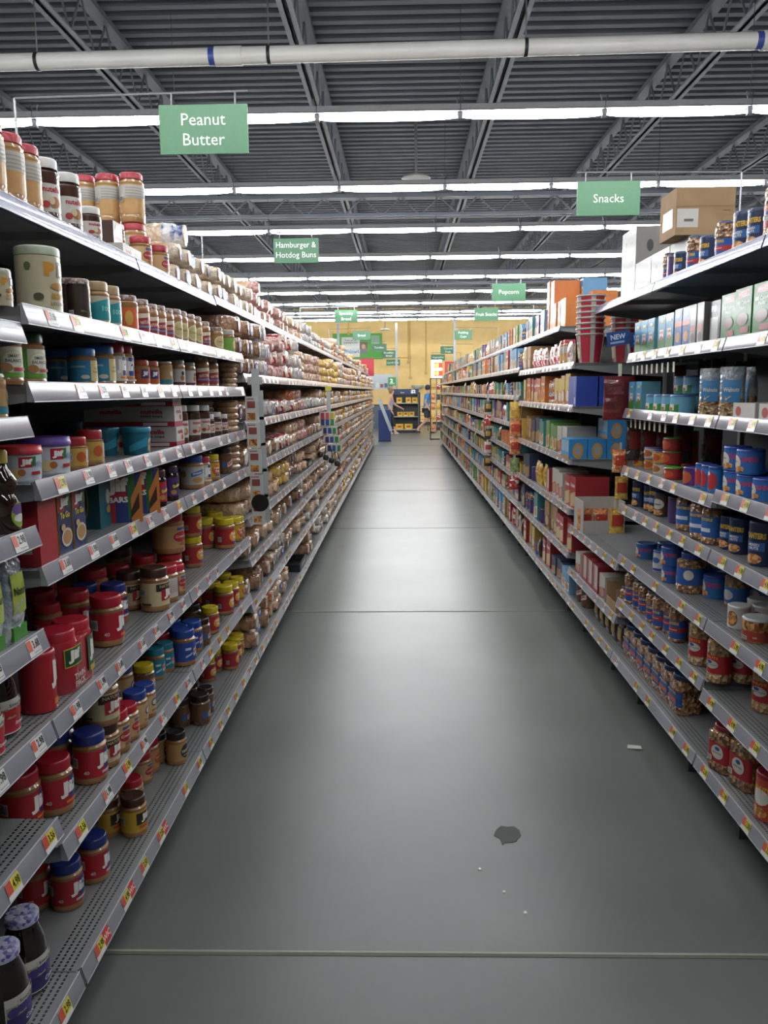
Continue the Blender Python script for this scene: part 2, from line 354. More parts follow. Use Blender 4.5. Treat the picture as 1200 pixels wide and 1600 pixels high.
# ---------------------------------------------------------------- aisle signs
SGN = M('447553', .5); SGD = M('3f7a50', .5)
def aisle_sign(txt, x, y, z, lab, postx, wid=.61, hgt=.32, sz=.105, w=None):
    # thin board facing the camera (-y)
    o = put('aisle_sign', None, None, (x, y, z))
    b = MB().box(-wid/2, wid/2, -.006, .006, -hgt/2, hgt/2, SGN)
    bd = put('board', b.build('board'), o)
    lines = txt.split('\n')
    t = MB(); d = Decal(t, lambda u, v, off: (u, -.0062-off, v), 1)
    for i, ln in enumerate(lines):
        h = sz*(.92 if any(c in 'gpy' for c in ln) else .74)
        d.text(ln, 0, (len(lines)-1)*sz*.62-i*sz*1.24, h, 'f2f5f0', -.004, w=w)
    put('lettering', t.build('lettering'), bd)
    MT = M('8b8b8d', .4, .5)
    s_ = 1 if postx > x else -1
    arm = MB().tube((postx-x, .02, hgt/2+.07), (-s_*(wid/2), .02, hgt/2+.09), .008, MT, 8)
    for cx in (-wid*.36, wid*.36): arm.tube((cx, .01, hgt/2-.02), (cx, .02, hgt/2+.085), .007, MT, 6)
    put('arm', arm.build('arm'), o)
    zb = 0.0
    put('post', MB().tube((postx-x, .02, hgt/2+.07), (postx-x, .02, zb-z), .009, MT, 8).build('post'), o)
    tag(o, lab, 'sign', 'green aisle signs')
aisle_sign('Peanut\nButter', -1.35, 5.8, 3.34, 'green hanging sign reading Peanut Butter over the left shelves', -2.66)
aisle_sign('Hamburger &\nHotdog Buns', -1.42, 11.2, 3.44, 'green hanging sign reading Hamburger and Hotdog Buns over the left shelves', -2.7, w=.54)
aisle_sign('Specialty\nBread', -1.47, 21.8, 3.53, 'green hanging sign reading Specialty Bread far down the left', -2.7)
aisle_sign('Bread', -1.37, 28, 3.45, 'small green sign reading Bread before the yellow wall', -2.5, hgt=.30)
aisle_sign('Snacks', 2.02, 8.2, 3.385, 'green hanging sign reading Snacks over the right shelves', 3.30)
aisle_sign('Popcorn', 1.95, 15, 3.30, 'green hanging sign reading Popcorn over the right shelves', 3.2)
aisle_sign('Fruit Snacks', 2.126, 20.6, 3.43, 'green hanging sign reading Fruit Snacks far down the right', 3.3, w=.52)
aisle_sign('Pudding\nCups', 2.11, 28, 3.43, 'green hanging sign reading Pudding Cups beyond the right shelves', 3.3)
aisle_sign('Canned\nFruit', 1.875, 33, 3.17, 'far green sign reading Canned Fruit before the yellow wall', 2.9, hgt=.3)
aisle_sign('Vegetables', 1.60, 36, 3.0, 'farthest small green sign reading Vegetables near the wall', 2.6, hgt=.26, w=.5)
aisle_sign('Tortillas', -.92, 33, 3.3, 'green sign reading Tortillas in front of the thank-you board', -2.3, hgt=.3)
aisle_sign('Breakfast\nBread', -.55, 35, 3.12, 'farther green two-line sign before the thank-you board corner', -2.2, hgt=.32)
aisle_sign('Lunch Box', -.38, 36, 2.8, 'lowest green sign reading Lunch Box by the board', -2.2, hgt=.26, w=.5)
# ================================================================ SHELVING
BAYW = 1.21
XL0, XR0 = -1.42, 1.72
def shelf_mesh(d, top=False, base=False):
    """Origin at the top edge of the lip; x runs back to -d."""
    mb = MB(); W = BAYW-.004
    mb.box(-d, 0, 0, W, -.024, -.005, STEEL, [STEEL, PERF, STEEL, STEEL, STEEL, STEEL])
    mb.box(-.004, 0, 0, W, -.04, 0, STEEL)
    if not base:
        for y0 in (0, W-.004):
            mb.add([(-.002, y0, -.005), (-d, y0, -.005), (-d, y0, -.10), (-.25, y0, -.075), (-.002, y0, -.042),
                    (-.002, y0+.004, -.005), (-d, y0+.004, -.005), (-d, y0+.004, -.10), (-.25, y0+.004, -.075), (-.002, y0+.004, -.042)],
                   [(0, 1, 2, 3, 4), (9, 8, 7, 6, 5), (0, 4, 9, 5), (4, 3, 8, 9), (3, 2, 7, 8)], STEEL)
        mb.box(-d+.01, -.01, W/2-.01, W/2+.01, -.045, -.024, STEEL)
    else:
        mb.box(-.07, -.06, 0, W, -.12, -.024, M('3a3b3d', .6))
    return mb.build('base_deck' if base else 'shelf')
def rail_mesh(m):
    mb = MB(); W = BAYW-.010
    p = [(.0005, .001), (.005, .003), (.0175, -.038), (.016, -.042), (.0005, -.042)]
    vs = [(x, y, z) for y in (.003, W) for x, z in p]; n = len(p)
    mb.add(vs, [(i, i+n, (i+1) % n+n, (i+1) % n) for i in range(n)], m)
    mb.add(vs, [tuple(range(n))[::-1], tuple(range(n, 2*n))], m)
    E_ = M('c6c6cc', .3)
    mb.tube((.005, .003, .003), (.005, W, .003), .0014, E_, 5); mb.tube((.0165, .003, -.041), (.0165, W, -.041), .0016, E_, 5)
    return mb.build('price_rail')
SH = {}
def shelf_for(d, kind):
    k = (round(d, 3), kind)
    if k not in SH: SH[k] = shelf_mesh(d, kind == 'top', kind == 'base')
    return SH[k]
RM = rail_mesh(RAIL); RTM = rail_mesh(RAILTOP)
nx, nz = .957, .291      # rail face normal
def tag_mesh(kind, price):
    mb = MB()
    # u along +y, v up the slope
    fn = lambda u, v, o: (.0112+v*(-.291)+(o+.0008)*nx, u, -.0175+v*.957+(o+.0008)*nz)
    d = Decal(mb, fn, 1); wht = 'd9d9d6'
    if kind == 'y':
        d.rect(-.028, .028, -.022, .018, wht, off=.0002); d.l = 1
        d.rect(-.028, -.006, -.010, .017, 'cc5a48'); d.rect(-.006, .028, -.010, .017, 'd8c838'); d.text(price, .011, .003, .018, '2a2a20', .03, w=.028)
    elif kind == 'w':
        d.rect(-.028, .028, -.020, .018, wht, off=.0002); d.l = 1
        d.rect(-.027, -.009, -.008, .016, 'd2604e'); d.text(price, .010, .004, .019, '3a3a3a', .03, w=.030)
        d.text('.....', .008, -.014, .002, '707070', w=.03)
    else:
        d.rect(-.02, .02, -.018, .018, 'cf3b3b', off=.0002); d.l = 1; d.text('WIC', 0, 0, .016, 'f0d8d0', .02)
    return mb.build('price_tag')
TAGS = {'y': [tag_mesh('y', p) for p in ('4.98', '3.56', '2.50', '2.98')], 'w': [tag_mesh('w', p) for p in ('1.98', '4.98', '2.98', '3.68')], 'wic': [tag_mesh('c', '')]}
SIDE = {'L': (XL0, 1), 'R': (XR0, -1)}
LP = [('b', .155, .62), ('1', .483, .595), ('2', .794, .595), ('3', 1.16, .595), ('4', 1.356, .595), ('5', 1.575, .595), ('6', 1.743, .595), ('t', 2.03, .46)]
L0 = [('b', .155, .62), ('n1', .559, .595), ('n2', .797, .595), ('n3', 1.02, .595), ('n4', 1.258, .595), ('n5', 1.50, .595), ('n6', 1.70, .595), ('t', 2.03, .46)]
LB = [('b', .155, .62), ('1', .417, .595), ('2', .666, .595), ('3', .885, .595), ('4', 1.153, .595), ('5', 1.40, .595), ('6', 1.645, .595), ('t', 2.04, .46)]
RA = [('b', .185, .615), ('1', .447, .605), ('2', .71, .60), ('3', .97, .60), ('4', 1.19, .597), ('5', 1.45, .595), ('6', 1.72, .585), ('t', 2.065, .47)]
RB = [('b', .185, .615), ('1', .477, .60), ('2', .71, .60), ('3', .97, .60), ('4', 1.165, .595), ('5', 1.45, .595), ('6', 1.72, .585), ('t', 2.065, .47)]
RC = [('b', .185, .615), ('1', .375, .60), ('2', .66, .60), ('t', 2.065, .47)]
RD = [('b', .185, .615), ('1', .47, .60), ('2', .765, .60), ('3', 1.10, .60), ('4', 1.445, .60), ('5', 1.725, .60)]
RE = RD+[('t', 2.05, .46)]
RF = [('b', .185, .615), ('1', .47, .60), ('2', .72, .60), ('3', .97, .60), ('4', 1.22, .60), ('5', 1.495, .60), ('6', 1.757, .60), ('t', 2.05, .46)]
BAYS = {}
def bay_y0(side, i): return (.545 if side == 'L' else 1.655)+BAYW*i
RK = random.Random(3)
def bay(side, i, spec):
    X0, s = SIDE[side]; y0 = bay_y0(side, i)
    BAYS[(side, i)] = spec
    root = put('shelving_bay', None, None, (X0, y0 if s > 0 else y0+BAYW, 0), 0 if s > 0 else math.pi)
    top = max(z for _, z, _ in spec)
    put('back_panel', MB().box(-.01, .012, .002, BAYW-.002, .1, top+.04, DARKSTEEL).build('back_panel'), root)
    put('upright', MB().box(-.012, .028, -.016, .016, .0, top+.05, STEEL).build('upright'), root, (0, 0 if s > 0 else BAYW, 0))
    for n in (0, 1): put('foot', MB().box(.1, .56, -.012, .012, 0.0, .10, M('44464a', .6)).build('foot'), root, (0, .25 if n == 0 else BAYW-.25, 0))
    for q, (nm, z, d) in enumerate(spec):
        kind = 'base' if nm == 'b' else ('top' if nm == 't' else 'mid')
        sh = put('base_deck' if kind == 'base' else 'shelf', shelf_for(d-.012, kind), root, (d, 0, z))
        put('price_rail', RTM if kind == 'top' else RM, sh)
        if kind == 'top': continue
        n = (7 if i <= 4 else (4 if i < 9 else 2)); st = 1.17/n
        for t in range(n):
            if RK.random() < (.12 if n > 3 else 0): continue
            yy = .03+st*(t+.5)+RK.uniform(-.02, .02)
            wy = .85 if (side == 'L' and q in (3, 4, 5, 2)) else .5
            if side == 'R': wy = .05 if i < 2 else .5
            if nm in ('b',): wy = .15
            tm = RK.choice(TAGS['w'] if RK.random() < wy else TAGS['y'])
            put('price_tag', tm, sh, (0, yy, 0))
            if side == 'L' and nm == 'b' and i == 1 and t in (0, 1, 3): put('price_tag', TAGS['wic'][0], sh, (0, yy+.048, 0))
    nth = ordw(i+1)
    if side == 'R' and i == 1:
        pm = MB().box(-.10, .0, -.002, .002, -.003, .003, M('9a9a9c', .35, .7)).box(.0, .002, -.011, .011, -.036, .006, M('cfc9b4', .5)).build('peg_hook')
        for zz, n_ in ((1.655, 9), (1.395, 8)):
            for q in range(n_): put('peg_hook', pm, root, (.575, .03+.075*q, zz))
    tag(root, 'grey steel shelving bay, %s from the camera on the %s side of the aisle' % (nth, 'left' if s > 0 else 'right'), 'shelving', 'shelving bays along the %s side' % ('left' if s > 0 else 'right'))
NB = 18
bay('L', -0, L0)
for i in range(1, 3): bay('L', i, LP)
for i in range(3, NB+1): bay('L', i, LB)
for i in range(0, NB): bay('R', i, [RA, RB, RC, RD, RE][i] if i < 5 else RF)
def zof(side, i, nm): return [z for n, z, d in BAYS[(side, i)] if n == nm][0]-.005
def xlip(side, i, nm):
    d = [d for n, z, d in BAYS[(side, i)] if n == nm][0]; X0, s = SIDE[side]; return X0+s*d
# ================================================================ PRODUCT LIBRARY
PR = {}     # key -> dict(name, look, cat, body, parts[(name, mesh)], w, h, d)
def reg(key, name, look, cat, body, parts, w_, h, d=None, group=None):
    PR[key] = dict(name=name, look=look, cat=cat, body=body, parts=parts, w=w_, h=h, d=d or w_, group=group or name.replace('_', ' ')+'s')
def jar(key, name, look, wd, h, lid, body, paint, lh=.2, waist=.0, lidr=.92, neck=.86, z0=.12, z1=.70, lab=None, cat='jar', lidmat=None, square=False, segs=24):
    R = wd/2; L = h*lh
    b = MB(); zt = h-L
    prof = [(R*.86, 0), (R*.97, h*.02), (R, h*.07), (R, h*z0), (R*(.985-waist), h*(z0+.01)), (R*(.985-waist), h*z1), (R, h*(z1+.015)), (R, zt-h*.06), (R*neck, zt-h*.012), (R*neck, zt+.004)]
    pw = 5.0 if square else 2.0
    b.lathe(prof, body, segs, True, pw=pw, sx=.9 if square else 1, sy=.9 if square else 1)
    l = MB(); lm = lidmat or M(lid, .38, 0, .3)
    r_ = R*lidr
    lp = [(r_, zt), (r_*1.0, h-.006), (r_*.96, h-.0015), (r_*.9, h), (r_*.84, h-.001), (0.001, h-.001)]
    l.lathe([(r_*.98, zt)]+lp, lm, segs, False)
    lb = MB(); RL = R*(.985-waist)+.0006
    if square: RL = R*.9*.985+.001
    if lab:
        if square:
            f = RL
            fn = lambda u, v, o: (f+o+.0006, u, v)
            lb.lathe([(RL, h*z0+.004), (RL, h*z1-.004)], M(lab, .45, 0, .3), segs, False, pw=pw, a0=-1.0, a1=1.0)
            d = Decal(lb, fn, 1)
        else:
            lb.lathe([(RL, h*z0+.003), (RL, h*z1-.003)], M(lab, .45, 0, .3), segs, False)
            d = cyl(lb, RL)
        paint(d, R, h*z0+.003, h*z1-.003)
        parts = [('lid', l.build('lid')), ('label', lb.build('label'))]
    else: parts = [('lid', l.build('lid'))]
    reg(key, name, look, cat, b.build(name), parts, wd, h)
RED, WHT, NAVY = 'b8202c', 'e6e2d8', '24357a'
def jif(d, R, a_, b_, bg, navy=True, sub='e07a30'):
    h = b_-a_; m = (a_+b_)/2+h*.08
    if navy: d.rect(R*.18, R*.98, a_+h*.22, b_-h*.02, NAVY); d.rect(R*.5, R*.98, a_+h*.3, b_-h*.3, '2f7a3a') if bg == 'g' else None
    d.text('Jif', R*.22, m, h*.56, 'f3f1ec', .06, w=R*1.25)
    d.rect(-R*.1, R*.95, a_+h*.10, a_+h*.19, sub); d.barcode(-R*1.75, m, R*.5, h*.38); d.text('40', -R*1.0, a_+h*.25, h*.14, 'd8c8c0')
jar('jif', 'peanut_butter_jar', 'red-lidded peanut butter jar', .095, .145, 'b01f30', PB, lambda d, R, a_, b_: jif(d, R, a_, b_, ''), lab='b5222e')
jar('jifblue', 'peanut_butter_jar', 'blue-lidded red peanut butter jar', .095, .145, '26357e', PB, lambda d, R, a_, b_: jif(d, R, a_, b_, '', sub='c9cfe0'), lab='b5222e')
def jn(d, R, a_, b_):
    h = b_-a_; d.rect(-R*.85, R*1.05, a_+h*.62, b_-h*.06, '2b2118'); d.text('NATURAL', R*.1, b_-h*.17, h*.13, 'c9b98a', .02, w=R*1.4)
    d.quad(-R*.5, R*.95, a_+h*.2, a_+h*.26, a_+h*.68, a_+h*.74, 'a82530'); d.text('Jif', R*.2, a_+h*.48, h*.42, 'f3f1ec', .06, w=R*1.0); d.barcode(-R*1.8, a_+h*.6, R*.45, h*.3)
    d.rect(-R*1.9, -R*1.2, a_+h*.06, a_+h*.14, '4a3a20')
jar('jifnat', 'peanut_butter_jar', 'brown-lidded cream-label jar', .095, .145, '43271d', PB, jn, lab='cbbf94')
def jh(d, R, a_, b_):
    h = b_-a_; d.rect(-R*.6, R*1.05, a_+h*.35, b_-h*.1, '2b2118'); d.text('Jif', R*.25, a_+h*.62, h*.4, 'f3f1ec', .06, w=R*.95); d.rect(-R*.4, R*.9, a_+h*.16, a_+h*.3, 'c2542c'); d.barcode(-R*1.7, a_+h*.55, R*.4, h*.4)
jar('jifhoney', 'peanut_butter_jar', 'brown-lidded yellow-label jar', .09, .14, '43271d', PB, jh, lab='caa432')
def gc(d, R, a_, b_):
    h = b_-a_; d.ell(R*.25, a_+h*.5, R*.62, h*.24, 'a92a34'); d.text('Creamy', R*.25, a_+h*.5, h*.15, 'e9ddc8', .01, w=R*.95); d.rect(-R*.1, R*.6, b_-h*.2, b_-h*.08, '3a5a9a'); d.ell(R*.4, a_+h*.17, R*.35, h*.09, '9a6a3c')
jar('gvcream', 'peanut_butter_jar', 'red-lidded tan-label jar', .09, .13, 'b01f30', PB, gc, lab='c6a272')
jar('bigcream', 'peanut_butter_jar', 'large creamy peanut butter jar', .125, .16, 'b01f30', PB, gc, lab='bd9866')
def gw(d, R, a_, b_):
    h = b_-a_
    for i in range(6): d.rect(-R*.9, R*.3, b_-h*(.2+.1*i), b_-h*(.16+.1*i), 'b9a9a4')
    d.rect(R*.5, R*1.3, a_, b_, 'a92a34')
jar('gvwhite', 'peanut_butter_jar', 'red-lidded white-label jar', .09, .13, 'b01f30', PB, gw, lab='ccc4bd')
def gp(d, R, a_, b_): h = b_-a_; d.ell(R*.3, a_+h*.5, R*.5, h*.3, 'b05a3a'); d.text('Crunchy', R*.3, a_+h*.55, h*.13, 'eadcc8', .01, w=R*.8)
jar('gvpeach', 'peanut_butter_jar', 'red-lidded peach-label jar', .09, .13, 'a81e30', PB, gp, lab='c08a60')
def gb(d, R, a_, b_): h = b_-a_; d.ell(R*.35, a_+h*.6, R*.4, h*.22, '31508f'); d.ell(R*.35, a_+h*.6, R*.28, h*.14, 'd9c79a'); d.rect(-R*.1, R*.8, a_+h*.12, a_+h*.22, '8c7a4a')
jar('gvblue', 'peanut_butter_jar', 'blue-lidded tan-label jar', .085, .13, '24408c', PB, gb, lab='c3a273')
def sk(d, R, a_, b_):
    h = b_-a_; d.quad(-R*.15, R*1.1, a_+h*.22, a_+h*.48, a_+h*.58, a_+h*.95, 'e3ddd2'); d.text('SKIPPY', R*.42, a_+h*.57, h*.2, 'b5222e', .04, w=R*1.15, rot=.42); d.ell(R*.6, a_+h*.22, R*.35, h*.14, 'c98a4a')
    d.rect(-R*.9, -R*.4, a_+h*.6, a_+h*.72, 'd8dce8'); d.quad(-R*.9, -R*.3, a_+h*.2, a_+h*.35, a_+h*.3, a_+h*.45, 'b8c6e2')
jar('skippy', 'peanut_butter_jar', 'blue-lidded blue-label jar', .09, .135, '22479b', PB, sk, lab='2b4b9a')
jar('skippyteal', 'peanut_butter_jar', 'teal-lidded peanut butter jar', .08, .13, '1f7d92', PB, sk, lab='1e7f95')
def sw(d, R, a_, b_):
    h = b_-a_; d.quad(-R*.5, R*.7, a_+h*.42, a_+h*.6, a_+h*.65, a_+h*.85, '2f66ae'); d.text('Skippy', R*.1, a_+h*.63, h*.14, 'e8e8e4', .02, w=R*.9, rot=.2); d.ell(R*.1, a_+h*.25, R*.5, h*.15, 'b98a55'); d.ell(-R*1.2, a_+h*.6, R*.3, h*.2, '9a6a3c')
jar('skippyw', 'peanut_butter_jar', 'blue-lidded pale-label jar', .09, .13, '26489a', PB, sw, lab='b9b7ae')
def pp(d, R, a_, b_, star='e0a030'):
    h = b_-a_; d.ell(R*.2, a_+h*.5, R*.62, h*.34, star); d.text('Peter\nPan', R*.3, a_+h*.56, h*.42, 'f0ece0', .03, w=R*.95, rot=.12); d.rect(-R*.05, R*.7, a_+h*.08, a_+h*.2, '2f5fa8'); d.barcode(-R*1.4, a_+h*.35, R*.4, h*.3)
jar('peterpan', 'peanut_butter_jar', 'yellow-lidded red-label jar', .09, .135, 'cdb816', PB, pp, lab='a8262c')
jar('peterhoney', 'peanut_butter_jar', 'yellow-lidded yellow-label jar', .09, .135, 'cdb816', PB, lambda d, R, a_, b_: pp(d, R, a_, b_, 'c25a2a'), lab='cf9f1e')
jar('peterdark', 'peanut_butter_jar', 'yellow-lidded brown jar', .09, .135, 'c9b41a', DARKNUT, lambda d, R, a_, b_: pp(d, R, a_, b_, 'c98a4a'), lab='6a452c')
def re_(d, R, a_, b_): h = b_-a_; d.rect(-R*1.1, R*1.1, a_+h*.2, b_-h*.15, 'd2581e'); d.text("Reese's", R*.15, a_+h*.5, h*.36, 'e7c22c', .04, w=R*1.5, rot=.15); d.rect(-R*.6, R*.8, a_+h*.03, a_+h*.16, 'e7c22c')
jar('reese', 'peanut_butter_jar', 'orange-lidded orange-label jar', .09, .13, 'd0481e', PB, re_, lab='c2521e')
def ds(d, R, a_, b_): h = b_-a_; d.quad(-R*.1, R*1.0, a_+h*.2, a_+h*.42, a_+h*.5, a_+h*.8, 'ded6ca'); d.text('SKIPPY', R*.42, a_+h*.5, h*.18, 'b5222e', .04, w=R*1.0, rot=.38); d.ell(-R*.5, a_+h*.4, R*.35, h*.25, '3d5b8c')
jar('darkskippy', 'peanut_butter_jar', 'dark-lidded chunky spread jar', .085, .13, '2b1a16', DARKNUT, ds, lab='6b4a32')
def dn(d, R, a_, b_): h = b_-a_; d.ell(R*.25, a_+h*.5, R*.62, h*.42, '23291f'); d.text('Natural', R*.25, a_+h*.55, h*.2, 'd8cfa6', .02, w=R*1.0, rot=.15); d.rect(-R*.1, R*.6, a_+h*.24, a_+h*.3, '8c9a4a')
jar('darknat', 'peanut_butter_jar', 'black-lidded peanut butter jar', .082, .13, '1b1a1a', PB, dn, lab='b08a58')
def nu(d, R, a_, b_):
    h = b_-a_; d.text('nutella', R*.15, b_-h*.2, h*.2, 'b5222e', .03, w=R*1.25); d.ell(R*.3, a_+h*.35, R*.42, h*.2, 'b5794a'); d.ell(R*.1, a_+h*.4, R*.2, h*.14, 'd8c9a2'); d.ell(-R*.3, a_+h*.25, R*.25, h*.13, 'b03a34')
jar('nutella', 'hazelnut_spread_jar', 'tall white-lidded spread jar', .075, .16, 'cfcfcb', CHOC, nu, lh=.16, z0=.15, z1=.62, neck=.8, lab='d3cfc8')
jar('nutellas', 'hazelnut_spread_jar', 'small white-lidded spread jar', .068, .11, 'cfcfcb', CHOC, nu, lh=.2, z0=.18, z1=.62, neck=.85, lab='cfcac3')
def bt(d, R, a_, b_):
    h = b_-a_; d.rect(-R*2.6, R*2.6, a_+h*.52, b_-h*.04, 'c3bfb6')
    for i in range(4): d.rect(-R*.9, R*.9, b_-h*(.16+.09*i), b_-h*(.12+.09*i), 'a8a49a')
    d.barcode(-R*1.3, a_+h*.5, R*.4, h*.2)
jar('bigtan', 'peanut_butter_jar', 'tall red-lidded tan jar', .09, .18, 'b5303e', PBLIGHT, bt, lh=.13, z0=.16, z1=.78, lab='c79b62')
def sm(d, R, a_, b_): h = b_-a_; d.rect(-R*2.7, R*2.7, a_, a_+h*.16, '5f9a34'); d.rect(-R*2.6, -R*.45, a_, b_, '4f8f2c'); d.ell(R*.2, a_+h*.6, R*.6, h*.3, 'c9cf8a'); d.ell(R*.2, a_+h*.6, R*.52, h*.25, 'dedccb'); d.text('SMART\nBALANCE', R*.2, a_+h*.62, h*.26, '33473a', .01, w=R*.9); d.ell(-R*.2, a_+h*.32, R*.28, h*.14, 'ad7a4a'); d.rect(R*.15, R*.9, a_+h*.22, a_+h*.32, 'b53040')
jar('smart', 'peanut_butter_jar', 'green-lidded peanut butter jar', .09, .125, '204a34', PB, sm, lab='d6d3c2')
def co(d, R, a_, b_): h = b_-a_; d.quad(R*.2, R*1.3, a_, a_, b_, b_, 'd8c688'); d.text('earth\nbalance', R*.75, a_+h*.55, h*.3, '8a6a3a', .01, w=R*.75); d.ell(-R*.2, a_+h*.2, R*.3, h*.1, 'd6cdb6'); d.rect(-R*1.2, -R*.2, b_-h*.35, b_-h*.25, '8fc0d8')
jar('coco', 'peanut_butter_jar', 'blue-lidded coconut spread jar', .09, .12, '2a6aae', PB, co, lab='2f86ae')
CHK = noisy('checkered_metal_lid', [(.0, 'b9a59c'), (.5, '6b4a44'), (1, 'cfc4bc')], 160, .4, vor=True)
CHKP = noisy('blue_checked_lid', [(.0, '4a4aa0'), (.5, 'b9b9d8'), (1, 'e0e0ea')], 110, .4, vor=True)
CHKR = noisy('red_checked_lid', [(.0, 'a03048'), (.5, 'd0a0a8'), (1, 'e4d4d4')], 110, .4, vor=True)
def smk(d, R, a_, b_): h = b_-a_; d.quad(-R*.8, R*1.1, b_-h*.32, b_-h*.2, b_-h*.06, b_, 'd8cdb4'); d.text('NATURAL', R*.15, a_+h*.5, h*.18, 'e8dcc8', .02, w=R*1.3, rot=.12); d.rect(-R*.7, R*1.0, a_+h*.2, a_+h*.3, '6a86b4')
jar('smuck', 'peanut_butter_jar', 'check-lidded natural spread jar', .075, .14, '', PB, smk, lidmat=CHK, lh=.14, lab='9c2a30', z1=.66)
def cr(d, R, a_, b_): h = b_-a_; d.ell(R*.15, a_+h*.5, R*.85, h*.45, 'd6cba0'); d.ell(R*.15, a_+h*.5, R*.7, h*.36, 'c3b27a'); d.text('Creamy', R*.15, a_+h*.52, h*.2, '6a4a2a', .01, w=R*1.1)
jar('cream', 'nut_butter_jar', 'check-lidded oval-label jar', .075, .13, '', PB, cr, lidmat=CHK, lh=.14, lab='9a7448')
jar('greenjar', 'nut_butter_jar', 'green-label nut butter jar', .075, .125, 'b0ae9c', PB, lambda d, R, a_, b_: d.ell(R*.3, (a_+b_)/2, R*.4, (b_-a_)*.3, 'c9c07a'), lab='74a044')
def pbx(d, R, a_, b_, dark=False):
    h = b_-a_; d.text('P', R*.05, b_-h*.2, h*.26, 'c48a28', .09, w=R*.55); d.rect(R*.45, R*1.15, b_-h*.34, b_-h*.05, '4a2a22'); d.text('B', R*.75, b_-h*.2, h*.2, 'ddd2b8', .06, w=R*.35)
    d.ell(R*.45, a_+h*.5, R*.42, h*.07, 'a87a3c'); d.text('85%', R*.45, a_+h*.32, h*.11, 'c08a28', .03, w=R*.8); d.text('LESS FAT', R*.45, a_+h*.18, h*.06, '5a5030', .01, w=R*.9)
    d.ell(-R*.5, a_+h*.3, R*.22, h*.07, '4a4a30'); d.ell(-R*.9, b_-h*.15, R*.15, h*.07, '55683a')
def canister(key, look, wd, h, lid, body, name='powder_canister'):
    jar(key, name, look, wd, h, lid, M(body, .3, 0, .8), pbx, lh=.13, lidr=1.0, neck=.97, z0=.03, z1=.84, lab=body, cat='canister')
canister('pbbig', 'large cream powder canister', .11, .175, 'a3aa94', 'bcb496')
canister('pbsmall', 'small cream powder canister', .06, .085, 'a3aa94', 'b4ab90')
def pbk(d, R, a_, b_): h = b_-a_; d.rect(R*.4, R*1.2, a_+h*.6, b_, 'c48a28'); d.text('B', R*.8, b_-h*.2, h*.2, '2a1c14', .06, w=R*.4); d.text('85', R*.75, a_+h*.25, h*.1, 'c08a28', .03, w=R*.5); d.rect(R*.3, R*1.1, a_+h*.1, a_+h*.16, 'a09070'); d.text('BELL', -R*.2, a_+h*.3, h*.05, '8a9a4a', .02, w=R*.5); d.barcode(-R*1.3, a_+h*.2, R*.5, h*.25)
jar('pbblack', 'powder_canister', 'dark brown powder canister', .07, .14, '', M('2c201c', .3, 0, .8), pbk, lidmat=CHK, lh=.12, lidr=1.0, neck=.97, z0=.03, z1=.84, lab='33241f', cat='canister')
def tl(d, R, a_, b_): h = b_-a_; d.quad(-R*.9, R*1.2, a_+h*.05, a_+h*.05, a_+h*.7, b_, '238f96'); d.text('100', R*.4, a_+h*.5, h*.2, '9ad0cc', .02, w=R*.8)
jar('tealjar', 'nut_butter_jar', 'tan-lidded teal-label jar', .07, .13, 'a78d66', PB, tl, lab='b9b29a')
def oj(d, R, a_, b_): h = b_-a_; d.ell(-R*.05, a_+h*.5, R*.36, h*.36, 'c9a04a'); d.ell(R*1.0, b_-h*.05, R*.3, h*.14, 'd6cdb8')
jar('orangejar', 'peanut_butter_jar', 'orange-label peanut butter jar', .08, .13, '', PB, oj, lidmat=CHK, lh=.13, lab='cc5a26')
def jw(d, R, a_, b_): h = b_-a_; jif(d, R, a_, b_, '', True); d.rect(-R*.9, R*1.2, a_, a_+h*.08, 'd0ccc4')
jar('jifwhite', 'peanut_butter_jar', 'red-lidded white jar', .075, .13, 'ae2c3e', PBLIGHT, jw, lab='cdc9c0', z1=.74)
def jo(d, R, a_, b_): h = b_-a_; d.rect(-R*.1, R*.75, a_+h*.35, b_-h*.05, NAVY); d.text('Jif', R*.32, a_+h*.66, h*.36, 'f3f1ec', .06, w=R*.6); d.rect(-R*1.8, -R*.3, b_-h*.3, b_-h*.2, 'a3301c')
jar('jifor', 'peanut_butter_jar', 'orange-lidded peanut butter jar', .085, .105, 'b0452a', PB, jo, lab='b8541e')
jar('tanteal', 'nut_butter_jar', 'tan jar with teal band', .07, .10, 'b9b5a6', PBLIGHT, lambda d, R, a_, b_: (d.rect(-R*2.6, R*2.6, a_, a_+(b_-a_)*.3, '2b7f92'), d.ell(R*.4, (a_+b_)/2+.012, R*.25, .01, 'd9d2b8')), lab='ab8a58', lh=.08)
jar('whitejar', 'nut_butter_jar', 'white-label nut butter jar', .068, .12, '8d8b7a', PB, lambda d, R, a_, b_: (d.ell(R*.3, b_-.018, R*.25, .009, '28282a'), d.ell(R*.2, a_+.025, R*.3, .012, 'a06a3a'), d.rect(-R*1.2, R*1.2, a_, a_+.008, '6a2a5a')), lab='c6c2ba', lh=.14)
def wh(d, R, a_, b_):
    h = b_-a_; d.rect(-R*.35, R*.25, b_-h*.48, b_-h*.04, 'b5222e'); d.quad(R*.2, R*.4, b_-h*.48, b_-h*.4, b_-h*.04, b_-h*.04, '2f7a3a'); d.text('Jif', -R*.03, b_-h*.27, h*.3, 'f3f1ec', .06, w=R*.5); d.text('Whip', R*.62, b_-h*.42, h*.34, '4a78b0', .01, shear=.3, w=R*.6)
    d.ell(-R*.5, a_+h*.3, R*.3, h*.22, 'd6c48c'); d.ell(-R*.25, a_+h*.32, R*.16, h*.14, 'b0682e'); d.rect(R*.15, R*.65, a_+h*.2, a_+h*.34, 'a8222c')
